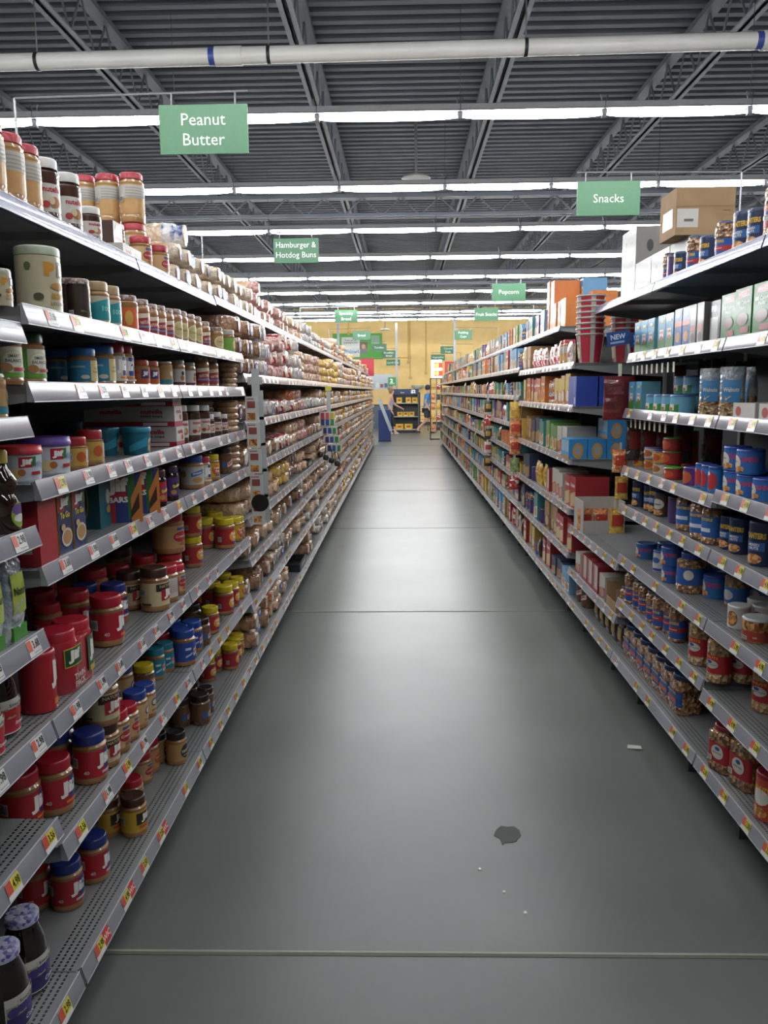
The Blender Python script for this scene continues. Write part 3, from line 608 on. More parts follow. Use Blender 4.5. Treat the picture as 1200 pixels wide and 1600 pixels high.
def tub(key, look, lid, wd=.13):
    R = wd/2; h = .095; b = MB().lathe([(R*.86, 0), (R*.9, .005), (R*.96, h*.82)], M('bcc4cc', .4, 0, .3), 28)
    l = MB().lathe([(R*1.02, h*.78), (R*1.03, h*.86), (R*1.0, h*.9), (R*.98, h), (R*.9, h), (.001, h-.003)], M(lid, .38, 0, .3), 28, False)
    lb = MB(); d = Decal(lb, lambda u, v, o: ((R*(.9+.06*v/(h*.8))+o+.0005)*math.cos(u/R), (R*(.9+.06*v/(h*.8))+o+.0005)*math.sin(u/R), v), R*.2)
    d.rect(-R*1.4, R*1.4, .006, h*.75, 'bfc7cf'); wh(d, R, .008, h*.74)
    reg(key, 'whipped_spread_tub', look, 'tub', b.build('whipped_spread_tub'), [('lid', l.build('lid')), ('label', lb.build('label'))], wd, h)
tub('whip', 'red-lidded whipped spread tub', 'bb2a34'); tub('whipp', 'purple-lidded whipped spread tub', '5a3f92', .125)
def ss(d, R, a_, b_): h = b_-a_; d.ell(R*.0, a_+h*.5, R*.4, h*.3, 'c05a2a'); d.rect(R*.45, R*1.3, a_+h*.15, b_-h*.1, 'dcd4c4'); d.text('SKIPPY', R*.88, a_+h*.5, h*.2, 'a8222c', .03, w=R*.7, rot=1.2); d.barcode(-R*.9, a_+h*.5, R*.4, h*.4)
jar('skshort', 'peanut_butter_jar', 'short red-lidded yellow jar', .075, .10, 'a81f2c', PB, ss, lab='c7a04c', lh=.24)
R_ = .0475; b = MB().lathe([(R_*.82, 0), (R_*.86, .004), (R_*.98, .078)], M('1f6f8a', .4, 0, .4), 24)
l = MB().lathe([(R_*1.04, .074), (R_*1.05, .084), (R_*1.0, .09), (R_*.9, .088), (.001, .087)], M('2384a0', .4, 0, .3), 24, False)
lb = MB(); d = Decal(lb, lambda u, v, o: ((R_*(.85+.13*v/.078)+o+.001)*math.cos(u/R_), (R_*(.85+.13*v/.078)+o+.001)*math.sin(u/R_), v), .01)
d.quad(R_*.3, R_*1.2, .012, .03, .05, .068, 'd8d0c4'); d.text('SKIPPY', R_*.75, .04, .013, 'b5222e', .03, w=R_*.8, rot=.5); d.quad(-R_*1.2, R_*.2, .01, .03, .03, .06, '2f9ab4'); d.ell(R_*.7, .016, R_*.3, .009, 'c29a5c')
reg('bucket', 'snack_tub', 'teal snack tub', 'tub', b.build('snack_tub'), [('lid', l.build('lid')), ('label', lb.build('label'))], .095, .09)
PR['bucket']['look'] = 'small teal snack tub'
def go(c): return lambda d, R, a_, b_: (d.ell(R*.25, (a_+b_)/2+.005, R*.7, (b_-a_)*.22, c), d.text('Goober', R*.25, (a_+b_)/2+.005, (b_-a_)*.2, 'e8d040', .05, w=R*1.2, rot=.25), d.ell(-R*.2, a_+.015, R*.4, .009, 'b08a50'))
jar('gooberr', 'striped_spread_jar', 'red-label striped spread jar', .06, .13, '4a2a30', JAM, go('7a2a6a'), lab='a8262c')
jar('gooberp', 'striped_spread_jar', 'purple-label striped spread jar', .06, .13, '3a2a4a', JAM, go('2a2050'), lab='4a2a72')
# jelly jars
def jelly(key, look, pic, base, lidm, wd=.095, h=.185, txt='Concord'):
    R = wd/2; b = MB().lathe([(R*.88, 0), (R, .01), (R, h*.52), (R*.93, h*.66), (R*.70, h*.84), (R*.66, h*.88), (R*.66, h*.93)], JAM, 28)
    l = MB().lathe([(R*.75, h*.90), (R*.76, h*.985), (R*.72, h), (.001, h*1.0)], lidm, 28, False)
    lb = MB(); d = cyl(lb, R+.0006); a_, b_ = h*.07, h*.5
    d.rect(-R*1.15, R*1.15, a_, b_, 'd5d2c8'); d.rect(-R*1.1, R*1.1, a_+.003, a_+(b_-a_)*.45, base); d.rect(-R*1.1, R*1.1, a_+(b_-a_)*.45, b_-.02, '9da57a')
    for i in range(5): d.ell(-R*.8+i*R*.4, a_+(b_-a_)*(.58+.06*(i % 2)), R*.26, .012, pic)
    d.quad(-R*.6, R*.7, b_-.022, b_-.018, b_-.008, b_-.004, 'd5d2c8'); d.text("Smucker's", 0, b_-.013, .008, '3a4a3a', .02, w=R*1.1); d.text(txt, R*.2, a_+(b_-a_)*.27, .011, 'e6e2ea', .02, shear=.2, w=R*1.0)
    reg(key, 'jelly_jar', look, 'jar', b.build('jelly_jar'), [('lid', l.build('lid')), ('label', lb.build('label'))], wd, h)
jelly('grape', 'large grape jelly jar', '4a3a86', '35306a', CHKP, .10, .195)
jelly('straw', 'strawberry preserve jar', 'b3262c', 'b5283a', CHKR, .098, .19, 'Strawberry')
def can(key, name, look, wd, h, lid, body, paint, lab, cat='can', bm=None, lh=.1):
    jar(key, name, look, wd, h, lid, bm or M(body, .35, .0, .6), paint, lh=lh, lidr=1.02, neck=.99, z0=.02, z1=.87, lab=lab, cat=cat)
def planters(d, R, a_, b_, band='b8862a'):
    h = b_-a_; d.text('PLANTERS', 0, b_-h*.2, h*.17, 'd3ab3c', .06, w=R*1.75); d.rect(-R*.7, R*.8, a_+h*.38, a_+h*.62, '2f66a8'); d.text('MIXED\nNUTS', 0, a_+h*.5, h*.17, 'e8e4da', .03, w=R*.9); d.ell(0, a_+h*.16, R*.65, h*.14, SNACKPIC)
can('bluecan', 'nut_can', 'navy mixed nut can', .085, .14, '1c2f57', '1c2f57', planters, '1b2c52')
PR['bluecan']['look'] = 'dark blue mixed-nut can'
def ovc(d, R, a_, b_): h = b_-a_; d.ell(0, a_+h*.6, R*.9, h*.28, 'd8d4c8'); d.text('Roasted', 0, a_+h*.6, h*.1, '3a3a3a', .02, w=R*.9); d.ell(0, a_+h*.16, R*.8, h*.14, SNACKPIC)
can('ovalcan', 'nut_can', 'brown nut can, white oval', .085, .12, '26335c', '5a3a30', ovc, '5a3a30')
PR['ovalcan']['look'] = 'brown can with white oval'
can('purplecan', 'nut_can', 'plain purple nut can', .085, .12, '352a56', '4a3566', lambda d, R, a_, b_: [d.rect(-R*1.9, -R*.9, a_+(b_-a_)*(.1+.1*i), a_+(b_-a_)*(.13+.1*i), '8a7aa8') for i in range(8)], '513a72')
jar('nutbottle', 'nut_jar', 'clear blue-label nut jar', .09, .16, '1d3668', NUTS, lambda d, R, a_, b_: (d.text('PLANTERS', 0, b_-(b_-a_)*.15, (b_-a_)*.14, 'd3ab3c', .06, w=R*1.7), d.rect(-R*.7, R*.7, a_+.02, a_+.035, 'd8dce4'), d.barcode(-R*1.5, a_+.02, R*.6, .022)), lh=.12, z0=.16, z1=.70, lab='2a62a8')
def plb(d, R, a_, b_): h = b_-a_; d.text('PLANTERS', 0, b_-h*.15, h*.16, 'd3ab3c', .06, w=R*1.6); d.rect(-R*2.7, R*2.7, a_+h*.36, a_+h*.62, 'b8383a'); d.text('Dry Roasted', 0, a_+h*.49, h*.1, 'e8e4da', .02, w=R*1.2)
jar('plbottle', 'nut_jar', 'waisted nut jar with blue label', .08, .165, '1d3668', NUTS, plb, lh=.08, z0=.08, z1=.58, waist=.08, neck=.8, lidr=.78, lab='2858a4')
PR['plbottle']['look'] = 'waisted blue-label nut jar'
def rn(d, R, a_, b_): h = b_-a_; d.text('PEANUTS', 0, b_-h*.13, h*.15, 'd88a2a', .06, w=R*1.7); d.ell(R*.25, a_+h*.5, R*.62, h*.24, 'ccc9bf'); d.text('dry roasted', R*.3, a_+h*.47, h*.08, '3a3a3a', .02, w=R*.9); d.ell(R*.1, a_+h*.62, R*.25, h*.09, '2f4f9a'); d.ell(-R*.3, a_+h*.42, R*.22, h*.09, '5a8a3a')
jar('rednut', 'nut_jar', 'red-label peanut jar', .095, .185, '8f1c30', PNUTS, rn, lh=.08, z0=.2, z1=.62, neck=.82, lidr=.86, lab='b0252f')
PR['rednut']['look'] = 'red-lidded clear peanut jar'
def bn(d, R, a_, b_): h = b_-a_; d.rect(-R*.6, R*1.1, a_, b_, '2a5aa4'); d.ell(R*.8, a_+h*.6, R*.35, h*.3, 'd8d4c8'); d.barcode(-R*.2, a_+h*.2, R*.35, h*.3)
jar('bignut', 'nut_jar', 'huge blue-lidded nut jar', .13, .18, '26499a', NUTS, lambda d, R, a_, b_: (d.ell(R*.75, a_+(b_-a_)*.6, R*.35, (b_-a_)*.3, 'd8d4c8'), d.barcode(-R*.5, a_+(b_-a_)*.25, R*.4, (b_-a_)*.35)), lh=.15, z0=.2, z1=.66, lidr=.72, neck=.70, lab='2a5aa4')
def cs(d, R, a_, b_): h = b_-a_; d.text('CASHEWS', R*.55, b_-h*.3, h*.28, 'c04a78', .05, w=R*1.5); d.ell(-R*.6, a_+h*.5, R*.6, h*.4, 'd6d3c8'); d.ell(-R*.2, a_+h*.2, R*.5, h*.16, SNACKPIC); d.text('Halves', -R*.65, a_+h*.6, h*.12, '3a3a3a', .02, w=R*.6)
can('cashew', 'nut_can', 'short blue cashew can', .09, .085, '2c43a0', '2a6ab0', cs, '2d6cb2')
can('cashcan', 'nut_can', 'stacked blue cashew can', .09, .085, '2b52a4', '2a5aa0', cs, '2d5ea8')
PR['cashcan']['look'] = 'royal blue cashew can'
can('cashflat', 'nut_can', 'wide low blue can', .10, .075, '254a86', '2a5aa0', cs, '2a5f9e')
can('gvsmall', 'nut_can', 'small white-label can', .065, .10, '2b52a4', 'c9c9c4', lambda d, R, a_, b_: (d.ell(0, (a_+b_)/2+.01, R*.6, .014, '3a5aa0'), d.rect(-R*2.8, R*2.8, a_, a_+.012, '2b52a4')), 'cdcdc8')
PR['gvsmall']['look'] = 'small white nut can'
jar('gvpouch', 'nut_jar', 'blue-edged nut jar', .09, .14, '27438c', NUTS, lambda d, R, a_, b_: d.ell(0, (a_+b_)/2, R*.6, .02, 'c9cdd4'), lh=.1, lab='3a6ab0', z1=.6)
PR['gvpouch']['look'] = 'small blue-label nut jar'
def wc(d, R, a_, b_): h = b_-a_; d.ell(R*.1, a_+h*.5, R*.55, h*.42, '5a3a2c'); d.ell(R*.1, a_+h*.5, R*.5, h*.38, SNACKPIC); d.rect(-R*1.6, -R*.8, a_, a_+h*.3, 'c98a4a')
can('whitecup', 'snack_cup', 'white snack cup', .085, .09, 'c9cbc9', 'c4c4be', wc, 'c6c6c0', 'cup')
PR['whitecup']['look'] = 'white snack cup'
def nt_(d, R, a_, b_): h = b_-a_; d.text('nut', R*.6, a_+h*.45, h*.2, 'e0d0c0', .04); d.barcode(-R*.2, a_+h*.3, R*.5, h*.4)
jar('nuttray', 'snack_cup', 'clear-lidded cup of nuts', .10, .085, 'c2c6c6', SNACKPIC, nt_, lh=.1, lidr=1.03, neck=1.0, z0=.02, z1=.5, lab='a33a30', cat='cup')
def tn(pic, o='d8d0c0'): return lambda d, R, a_, b_: (d.ell(-R*.1, (a_+b_)/2, R*.8, (b_-a_)*.42, pic), d.ell(-R*.6, b_-.012, R*.35, .008, o))
can('tinor', 'snack_tin', 'low orange snack tin', .085, .055, '2b3f92', 'c9902c', tn('b5542a'), 'd29a30', 'tin')
can('tincream', 'snack_tin', 'low cream snack tin', .085, .055, '2b3f92', 'c9bda4', tn('a8603a'), 'cabfa8', 'tin')
can('tingreen', 'snack_tin', 'low green-lidded tin', .088, .06, '3f9a34', '9c2a2c', tn('c4502a', 'b8c4d8'), 'a32c30', 'tin')
can('tinpurple', 'snack_tin', 'purple snack tin', .08, .075, '3a2f86', '5a2f7a', tn('c25a2c'), '5f3380', 'tin')
PR['tinpurple']['look'] = 'lone purple snack tin'
can('canslim', 'snack_tin', 'slim blue snack tin', .06, .10, '27438c', '2a6ab0', tn('b8383a'), '2c70b4', 'tin')
def sq(d, R, a_, b_): h = b_-a_; d.text('PLANTERS', 0, b_-h*.14, h*.14, 'd3ab3c', .06, w=R*1.3); d.rect(-R*.7, R*.7, a_+h*.2, a_+h*.5, 'c25a3a'); d.barcode(-R*.55, a_+h*.1, R*.3, h*.2)
jar('squareblue', 'nut_jar', 'square navy-lidded nut jar', .13, .168, '1c2f57', NUTS, sq, lh=.13, z0=.2, z1=.62, lidr=.84, neck=.78, lab='2a5a9c', square=True, segs=32)
def sr(d, R, a_, b_): h = b_-a_; d.ell(R*.1, a_+h*.55, R*.5, h*.36, 'ccc9bf'); d.ell(R*.1, a_+h*.72, R*.2, h*.1, '2f4f9a'); d.text('peanuts', R*.1, a_+h*.5, h*.1, '3a3a3a', .02, w=R*.7); d.barcode(-R*.5, a_+h*.15, R*.35, h*.25)
jar('squarered', 'nut_jar', 'square red-lidded nut jar', .125, .19, '8f1c30', NUTS, sr, lh=.1, z0=.2, z1=.66, lidr=.80, neck=.74, lab='a8252f', square=True, segs=32)
can('redcan', 'nut_can', 'orange-red peanut can', .10, .17, '9c1f34', 'c0452a', lambda d, R, a_, b_: (d.text('PEANUTS', 0, b_-.03, .024, 'e0a030', .06, w=R*1.6), d.ell(R*.1, a_+.08, R*.7, .03, 'd6d3c8'), d.ell(0, a_+.025, R*.7, .02, SNACKPIC)), 'c0452a')
# ---- boxes
def boxp(key, name, look, D, Wd, H, front, paint=None, side=None, top=None, group=None, cat='box', sidepaint=None):
    mb = MB(); f = M(front, .5, 0, .25) if isinstance(front, str) else front
    s_ = M(side, .5, 0, .25) if isinstance(side, str) else (side or f); t = M(top, .5, 0, .25) if isinstance(top, str) else (top or s_)
    mb.box(-D/2, D/2, -Wd/2, Wd/2, 0, H, f, [s_, t, s_, s_, s_, f])
    d = flat(mb, D/2); d.l = 0
    if paint: paint(d, Wd, H)
    if sidepaint:
        for sg in (-1, 1):
            e = Decal(mb, lambda u, v, o, sg=sg: (-sg*u, sg*(Wd/2+o), v), 1); e.l = 0
            e2 = Decal(mb, (lambda u, v, o: (u, -(Wd/2+o), v)) if sg < 0 else (lambda u, v, o: (-u, Wd/2+o, v)), 1); e2.l = 0
            sidepaint(e2, D, H)
    reg(key, name, look, cat, mb.build(name), [], Wd, H, D, group)
def art(bg2, pic, title=None, tc='f0ece0', band=None):
    def p(d, W_, H):
        if bg2: d.quad(-W_*.5, W_*.5, H*.0, H*.12, H*.42, H*.55, bg2)
        if band: d.rect(-W_*.5, W_*.5, H*.86, H, band)
        if pic: d.ell(0, H*.3, W_*.34, H*.18, pic)
        if title: d.text(title, 0, H*.72, H*.12, tc, .04, w=W_*.78)
    return p
JIFB = lambda d, W_, H: (d.quad(-W_*.5, W_*.1, 0, 0, H, H, 'a32430'), d.rect(-W_*.2, W_*.15, 0, H*.5, '27357a'), d.quad(W_*.12, W_*.32, 0, H*.4, H, H, '2b6a35'), d.quad(W_*.2, W_*.5, 0, 0, H*.5, H, 'c07a34'), d.text('Jif', -W_*.12, H*.75, H*.36, 'ece8de', .06, w=W_*.55), d.text('BARS', -W_*.12, H*.48, H*.12, 'ece8de', .04, w=W_*.5), d.quad(W_*.2, W_*.42, H*.1, H*.3, H*.25, H*.62, '3a1f18'))
boxp('jifbars', 'snack_bar_box', 'peanut butter bar box', .16, .115, .15, '27357a', JIFB, side='b8702c', top='2b4a7a')
boxp('jiftogo', 'snack_box', 'navy dip cup box', .10, .08, .15, '28305f', lambda d, W_, H: (d.rect(-W_*.5, 0, H*.7, H, 'a32430'), d.rect(W_*.2, W_*.5, H*.75, H, '2b6a35'), d.text('Jif', 0, H*.84, H*.18, 'ece8de', .06, w=W_*.7), d.text('To Go', .0, H*.64, H*.11, 'd9c22c', .04, w=W_*.7), d.ell(W_*.05, H*.26, W_*.4, H*.16, 'cfc7b4'), d.ell(W_*.05, H*.26, W_*.32, H*.12, 'b88a58'), d.ell(-W_*.2, H*.44, W_*.15, H*.06, 'c9a57c')), side='b08a26', top='c9a52c')
boxp('redblank', 'display_box', 'plain red open display box', .25, .10, .16, 'a3242e', None, side='a3242e', sidepaint=lambda d, W_, H: d.rect(-W_*.1, W_*.42, H*.2, H*.42, 'b8a9a4'))
boxp('tealwin', 'snack_box', 'teal box with oval window', .12, .085, .15, '1d5f70', lambda d, W_, H: (d.ell(W_*.3, H*.6, W_*.18, H*.15, 'c9bfb2'), d.ell(W_*.3, H*.35, W_*.18, H*.08, 'b5803c')), side='1d5260', sidepaint=lambda d, W_, H: (d.ell(W_*.1, H*.55, W_*.13, H*.36, '8f8252'), d.ell(W_*.1, H*.55, W_*.09, H*.32, '3a3220')))
boxp('nutmini', 'snack_box', 'white hazelnut mini-cup case', .34, .11, .075, 'c6c2bb', lambda d, W_, H: (d.rect(-W_*.5, W_*.5, 0, H*.26, 'a8243a'), d.text('nutella', 0, H*.75, H*.2, 'b5222e', .03, w=W_*.6), d.ell(W_*.2, H*.45, W_*.12, H*.14, 'b03a34')), side='bab6af',
     sidepaint=lambda d, W_, H: (d.rect(-W_*.5, W_*.5, 0, H*.26, 'a8243a'), d.text('nutella', W_*.25, H*.75, H*.22, 'b5222e', .03, w=W_*.24), d.text('mini cups', W_*.25, H*.5, H*.14, '4a4440', .03, w=W_*.24), d.text('nutella', -W_*.2, H*.75, H*.22, 'b5222e', .03, w=W_*.24), d.rect(W_*.15, W_*.42, H*.05, H*.21, 'd8d0cc')))
boxp('carton', 'shipping_carton', 'plain white shipping carton', .33, .40, .22, 'b9b6ae', lambda d, W_, H: (d.rect(-W_*.3, -W_*.12, H*.3, H*.5, '4a4844'), d.rect(W_*.1, W_*.3, H*.6, H*.64, '6a6660'), d.rect(W_*.1, W_*.34, H*.15, H*.4, 'dad8d2')), side='93908a', cat='carton', sidepaint=lambda d, W_, H: (d.ell(-W_*.2, H*.5, W_*.07, H*.16, '3a3a38'), d.rect(W_*.1, W_*.3, H*.6, H*.64, '8a3a38'), d.rect(-W_*.28, -W_*.12, H*.28, H*.32, '5a5854')))
boxp('brownbox', 'shipping_carton', 'big brown shipping carton', .36, .46, .26, CARD, lambda d, W_, H: d.rect(-W_*.3, W_*.1, H*.25, H*.6, 'c9c6bf'), cat='carton', sidepaint=lambda d, W_, H: (d.rect(-W_*.48, -W_*.14, H*.16, H*.52, 'c9c6bf'), d.rect(-W_*.4, -W_*.24, H*.28, H*.34, '6a6660'), d.rect(W_*.3, W_*.42, H*.5, H*.52, '7a5a3c'), d.rect(-W_*.5, W_*.5, H*.55, H*.555, '8a6a48')))
boxp('gvskybox', 'trail_mix_box', 'sky-blue and green snack box', .10, .10, .155, '3f90bc', lambda d, W_, H: (d.quad(-W_*.5, W_*.5, 0, 0, H*.28, H*.42, '2c742a'), d.rect(-W_*.28, W_*.28, H*.36, H*.6, 'd6d2cc'), d.ell(0, H*.36, W_*.2, H*.06, 'a8522a'), d.text('Trail Mix', 0, H*.52, H*.07, 'b03a34', .02, w=W_*.5), d.rect(-W_*.1, W_*.3, H*.78, H*.86, 'd0c060')), side='6496a4', top='3f88b8')
boxp('fig', 'snack_box', 'blue cookie box', .09, .09, .17, '34589c', lambda d, W_, H: (d.rect(-W_*.5, W_*.5, H*.55, H*.68, 'c25a3a'), d.ell(0, H*.28, W_*.32, H*.14, 'b07a3c'), d.ell(0, H*.85, W_*.3, H*.08, 'c9a84a')), side='3a66ac', top='3f74c0')
boxp('barbox', 'snack_bar_box', 'tall grey snack bar box', .12, .07, .16, '4c4846', lambda d, W_, H: (d.rect(-W_*.38, W_*.38, H*.05, H*.92, '7a7674'), d.rect(-W_*.3, W_*.3, H*.35, H*.5, 'b03a34'), d.ell(0, H*.2, W_*.25, H*.12, '3a1f18')), side='55524f', top='2c2a2a')
boxp('p3', 'snack_box', 'black boxed protein snack', .14, .10, .155, '2a2a2c', lambda d, W_, H: (d.text('P3', -W_*.1, H*.82, H*.15, 'e0e0dc', .06, w=W_*.5), d.rect(-W_*.4, W_*.35, H*.05, H*.62, '9a9c9c')), side='3a3a3c')
boxp('hundred', 'snack_box', 'green chocolate pack box', .07, .13, .165, '1f6e2c', lambda d, W_, H: (d.rect(-W_*.3, W_*.35, H*.82, H*.95, 'b8383c'), d.text("HERSHEY'S", W_*.02, H*.885, H*.06, 'eee4dc', .03, w=W_*.55), d.text('100 Calorie\nPacks', 0, H*.66, H*.17, 'e4ecdc', .01, w=W_*.8), d.ell(0, H*.38, W_*.34, H*.13, '5a3222'), d.rect(-W_*.1, W_*.4, H*.1, H*.22, '8c2430')), side='2a7c36')
boxp('sign_tray', 'display_tray', 'white display tray with emblem', .14, .17, .055, 'bdb9b2', lambda d, W_, H: (d.ell(-W_*.25, H*.5, W_*.13, H*.3, 'b04038'),), side='aaa69f')
boxp('royal', 'cracker_box', 'plain royal blue carton', .24, .14, .195, '26409a', None, side='26409a', sidepaint=lambda d, W_, H: (d.rect(W_*.25, W_*.42, H*.08, H*.3, 'a9b4c4'), d.rect(W_*.2, W_*.32, H*.38, H*.85, '4a66b0')))
boxp('gold', 'cracker_box', 'blue snack cracker box', .26, .12, .13, '2f84c0', lambda d, W_, H: (d.ell(0, H*.4, W_*.3, H*.4, 'c08a3c'), d.ell(0, H*.42, W_*.2, H*.26, '9a9a94')), side='4f96c4', sidepaint=lambda d, W_, H: (d.rect(-W_*.45, W_*.0, H*.35, H*.9, '8fb4c4'), d.rect(W_*.05, W_*.45, H*.35, H*.9, '8fb4c4'), d.quad(-W_*.5, W_*.5, 0, 0, H*.12, H*.2, 'b08a4c')))
boxp('redcarton', 'cracker_box', 'deep red cracker carton', .26, .13, .17, 'c0b6a8', lambda d, W_, H: (d.rect(-W_*.5, -W_*.1, 0, H, 'a3242e'), d.rect(-W_*.5, W_*.5, 0, H*.15, 'b03038')), side='952630')
SB = [('cheese', 'orange cheese cracker box', 'c4602a', 'd8a03c', 'b5542a', 'cf7a3a'), ('redcr', 'red cracker box', 'a82c30', 'd0a060', 'c9b48a', '98282e'), ('yellowcr', 'yellow snack box', 'c9a83c', 'b5542a', 'd8d0b8', 'bd9a38'), ('bluecr', 'pale blue snack box', '5a92bc', 'd6d2c6', 'b5803c', '6a9cc0'),
      ('whitecr', 'white cracker box', 'bdb9ae', 'a8343a', 'b58a58', 'b0aca2'), ('greencr', 'green snack box', '5a8a44', 'c9c08a', 'b07a3c', '63924c'), ('darkcr', 'dark navy snack box', '2b3550', '9a8a5a', 'b0703c', '343f5a'), ('tancr', 'tan graham box', 'a88658', '6a3a28', 'c9a874', '9c7c52'), ('purplecr', 'purple snack box', '6a3f7c', 'cfa84a', 'd0c0c0', '60386f'), ('tealcr', 'teal snack box', '3a8080', 'd0d0bc', 'b5803c', '3f8686')]
for k, lk, f, b2, pc, sd in SB:
    boxp(k, 'snack_box', lk, .22, .15, .21, f, art(b2, pc, 'Crackers' if k in ('redcr', 'cheese') else None), side=sd)
    boxp(k+'_s', 'snack_box', 'small '+lk, .2, .13, .14, f, art(b2, pc), side=sd)
# ---- bags
def bag(key, name, look, film_m, print_m, D=.30, Wd=.12, H=.10, buns=2, frac=.28, logo=None, seed=0, gather=True, n1=14, n2=16, cat='bread'):
    r = random.Random(seed+hash(len(key))*0); r.seed(seed)
    mb = MB(); vs = []; fr = [-1+2*i/(n1) for i in range(n1+1)]
    for i, t in enumerate(fr):
        e = (1-abs(t)**5)**.5 if abs(t) < 1 else 0
        e = max(e, .12 if t < 0 else .74)
        lump = 1-.10*abs(math.sin(t*math.pi*buns))**3*0-.09*(abs(math.cos(t*math.pi*buns))**6)
        if gather and t < -.78: e *= .55
        for j in range(n2):
            a_ = 2*math.pi*j/n2; c_, s_ = math.cos(a_), math.sin(a_)
            q = (abs(c_)**3.2+abs(s_)**3.2)**(-1/3.2)
            lump2 = 1-.07*abs(math.cos(a_))**10 if buns else 1
            jit = 1+r.uniform(-.055, .055)
            vs.append((t*D/2+r.uniform(-.004, .004), c_*q*Wd/2*e*lump*jit, H/2+s_*q*H/2*(e**.6)*lump*lump2*jit))
    fs1, fs2 = [], []
    for i in range(n1):
        for j in range(n2):
            f = (i*n2+j, i*n2+(j+1) % n2, (i+1)*n2+(j+1) % n2, (i+1)*n2+j)
            (fs2 if fr[i] > 1-2*frac else fs1).append(f)
    mb.add(vs, fs1, film_m, True); o = 0
    i2 = mb.mi(print_m)
    for f in fs2: mb.f.append(f); mb.m.append(i2); mb.sm.append(True)
    mb.f.append(tuple(range(n2))[::-1]); mb.m.append(mb.mi(film_m)); mb.sm.append(True)
    mb.f.append(tuple(n1*n2+j for j in range(n2))); mb.m.append(mb.mi(film_m)); mb.sm.append(True)
    parts = []
    if logo:
        lb = MB(); d = Decal(lb, lambda u, v, o: (D/2+.005+o, u, v), .012)
        d.ell(0, H*.5, Wd*.27, H*.32, logo); d.ell(Wd*.03, H*.54, Wd*.15, H*.14, 'd9d6d0')
        parts = [('label', lb.build('label'))]
    reg(key, name, look, cat, mb.build(name, 3.2), parts, Wd, H, D)
BG = [('bun_blue', 'bun_package', 'clear bun pack, blue logo', TANBUN, PALEBUN, .28, .125, .095, 2, .3, '3a6ab4'), ('bun_red', 'bun_package', 'bun pack with pink print', TANBUN, PINKFILM, .28, .125, .095, 2, .35, 'b5384a'),
      ('bun_pale', 'bun_package', 'pale roll pack', PALEBUN, WHITEFILM, .28, .12, .09, 2, .25, None), ('bun_tan', 'bun_package', 'plain tan bun pack', TANBUN, TANBUN, .28, .125, .09, 2, .3, None),
      ('bun_yellow', 'bun_package', 'bun pack with yellow film', TANBUN, YELLOWFILM, .28, .125, .09, 2, .4, None), ('bun_orange', 'bun_package', 'bun pack with orange print', TANBUN, ORANGEFILM, .28, .125, .09, 2, .4, None),
      ('loaf_red', 'bread_loaf', 'loaf in red dotted film', PALEBUN, REDFILM, .30, .12, .115, 0, .45, None), ('loaf_blue', 'bread_loaf', 'loaf in blue-white film', PALEBUN, BLUEFILM, .30, .12, .115, 0, .35, None),
      ('loaf_white', 'bread_loaf', 'white-wrapped bread loaf', PALEBUN, WHITEFILM, .30, .12, .115, 0, .4, '35528f'), ('loaf_brown', 'bread_loaf', 'brown wheat loaf', BROWNLOAF, TANBUN, .30, .12, .11, 0, .3, None),
      ('loaf_dark', 'bread_loaf', 'dark bread loaf', DARKLOAF, BROWNLOAF, .30, .12, .11, 0, .3, '4a3a78'), ('loaf_tan', 'bread_loaf', 'tan bread loaf', TANBUN, BROWNLOAF, .30, .12, .11, 0, .3, 'c9c2b4'),
      ('loaf_green', 'bread_loaf', 'loaf in green film', BROWNLOAF, GREENFILM, .30, .12, .11, 0, .5, None), ('loaf_yellow', 'bread_loaf', 'loaf in yellow film', PALEBUN, YELLOWFILM, .30, .12, .11, 0, .5, None)]
for q, (k, nm, lk, fm, pm, D_, W_, H_, bn_, fr_, lg) in enumerate(BG): bag(k, nm, lk if len(lk.split()) <= 4 else ' '.join(lk.replace('with ', '').replace('in ', '').split()[:4]), fm, pm, D_, W_, H_, bn_, fr_, lg, seed=q+1)
def bagel(key):
    mb = MB()
    for i in range(5):
        z = .018+.034*i
        mb.lathe([(.02, z-.012), (.045, z-.016), (.056, z-.006), (.058, z+.004), (.048, z+.014), (.02, z+.012)], TANBUN, 16)
    reg(key, 'bagel_pack', 'stacked bagel pack', 'bread', mb.build('bagel_pack'), [], .12, .175)
bagel('bagels')
PR['bagels']['look'] = 'tall bagel pack'
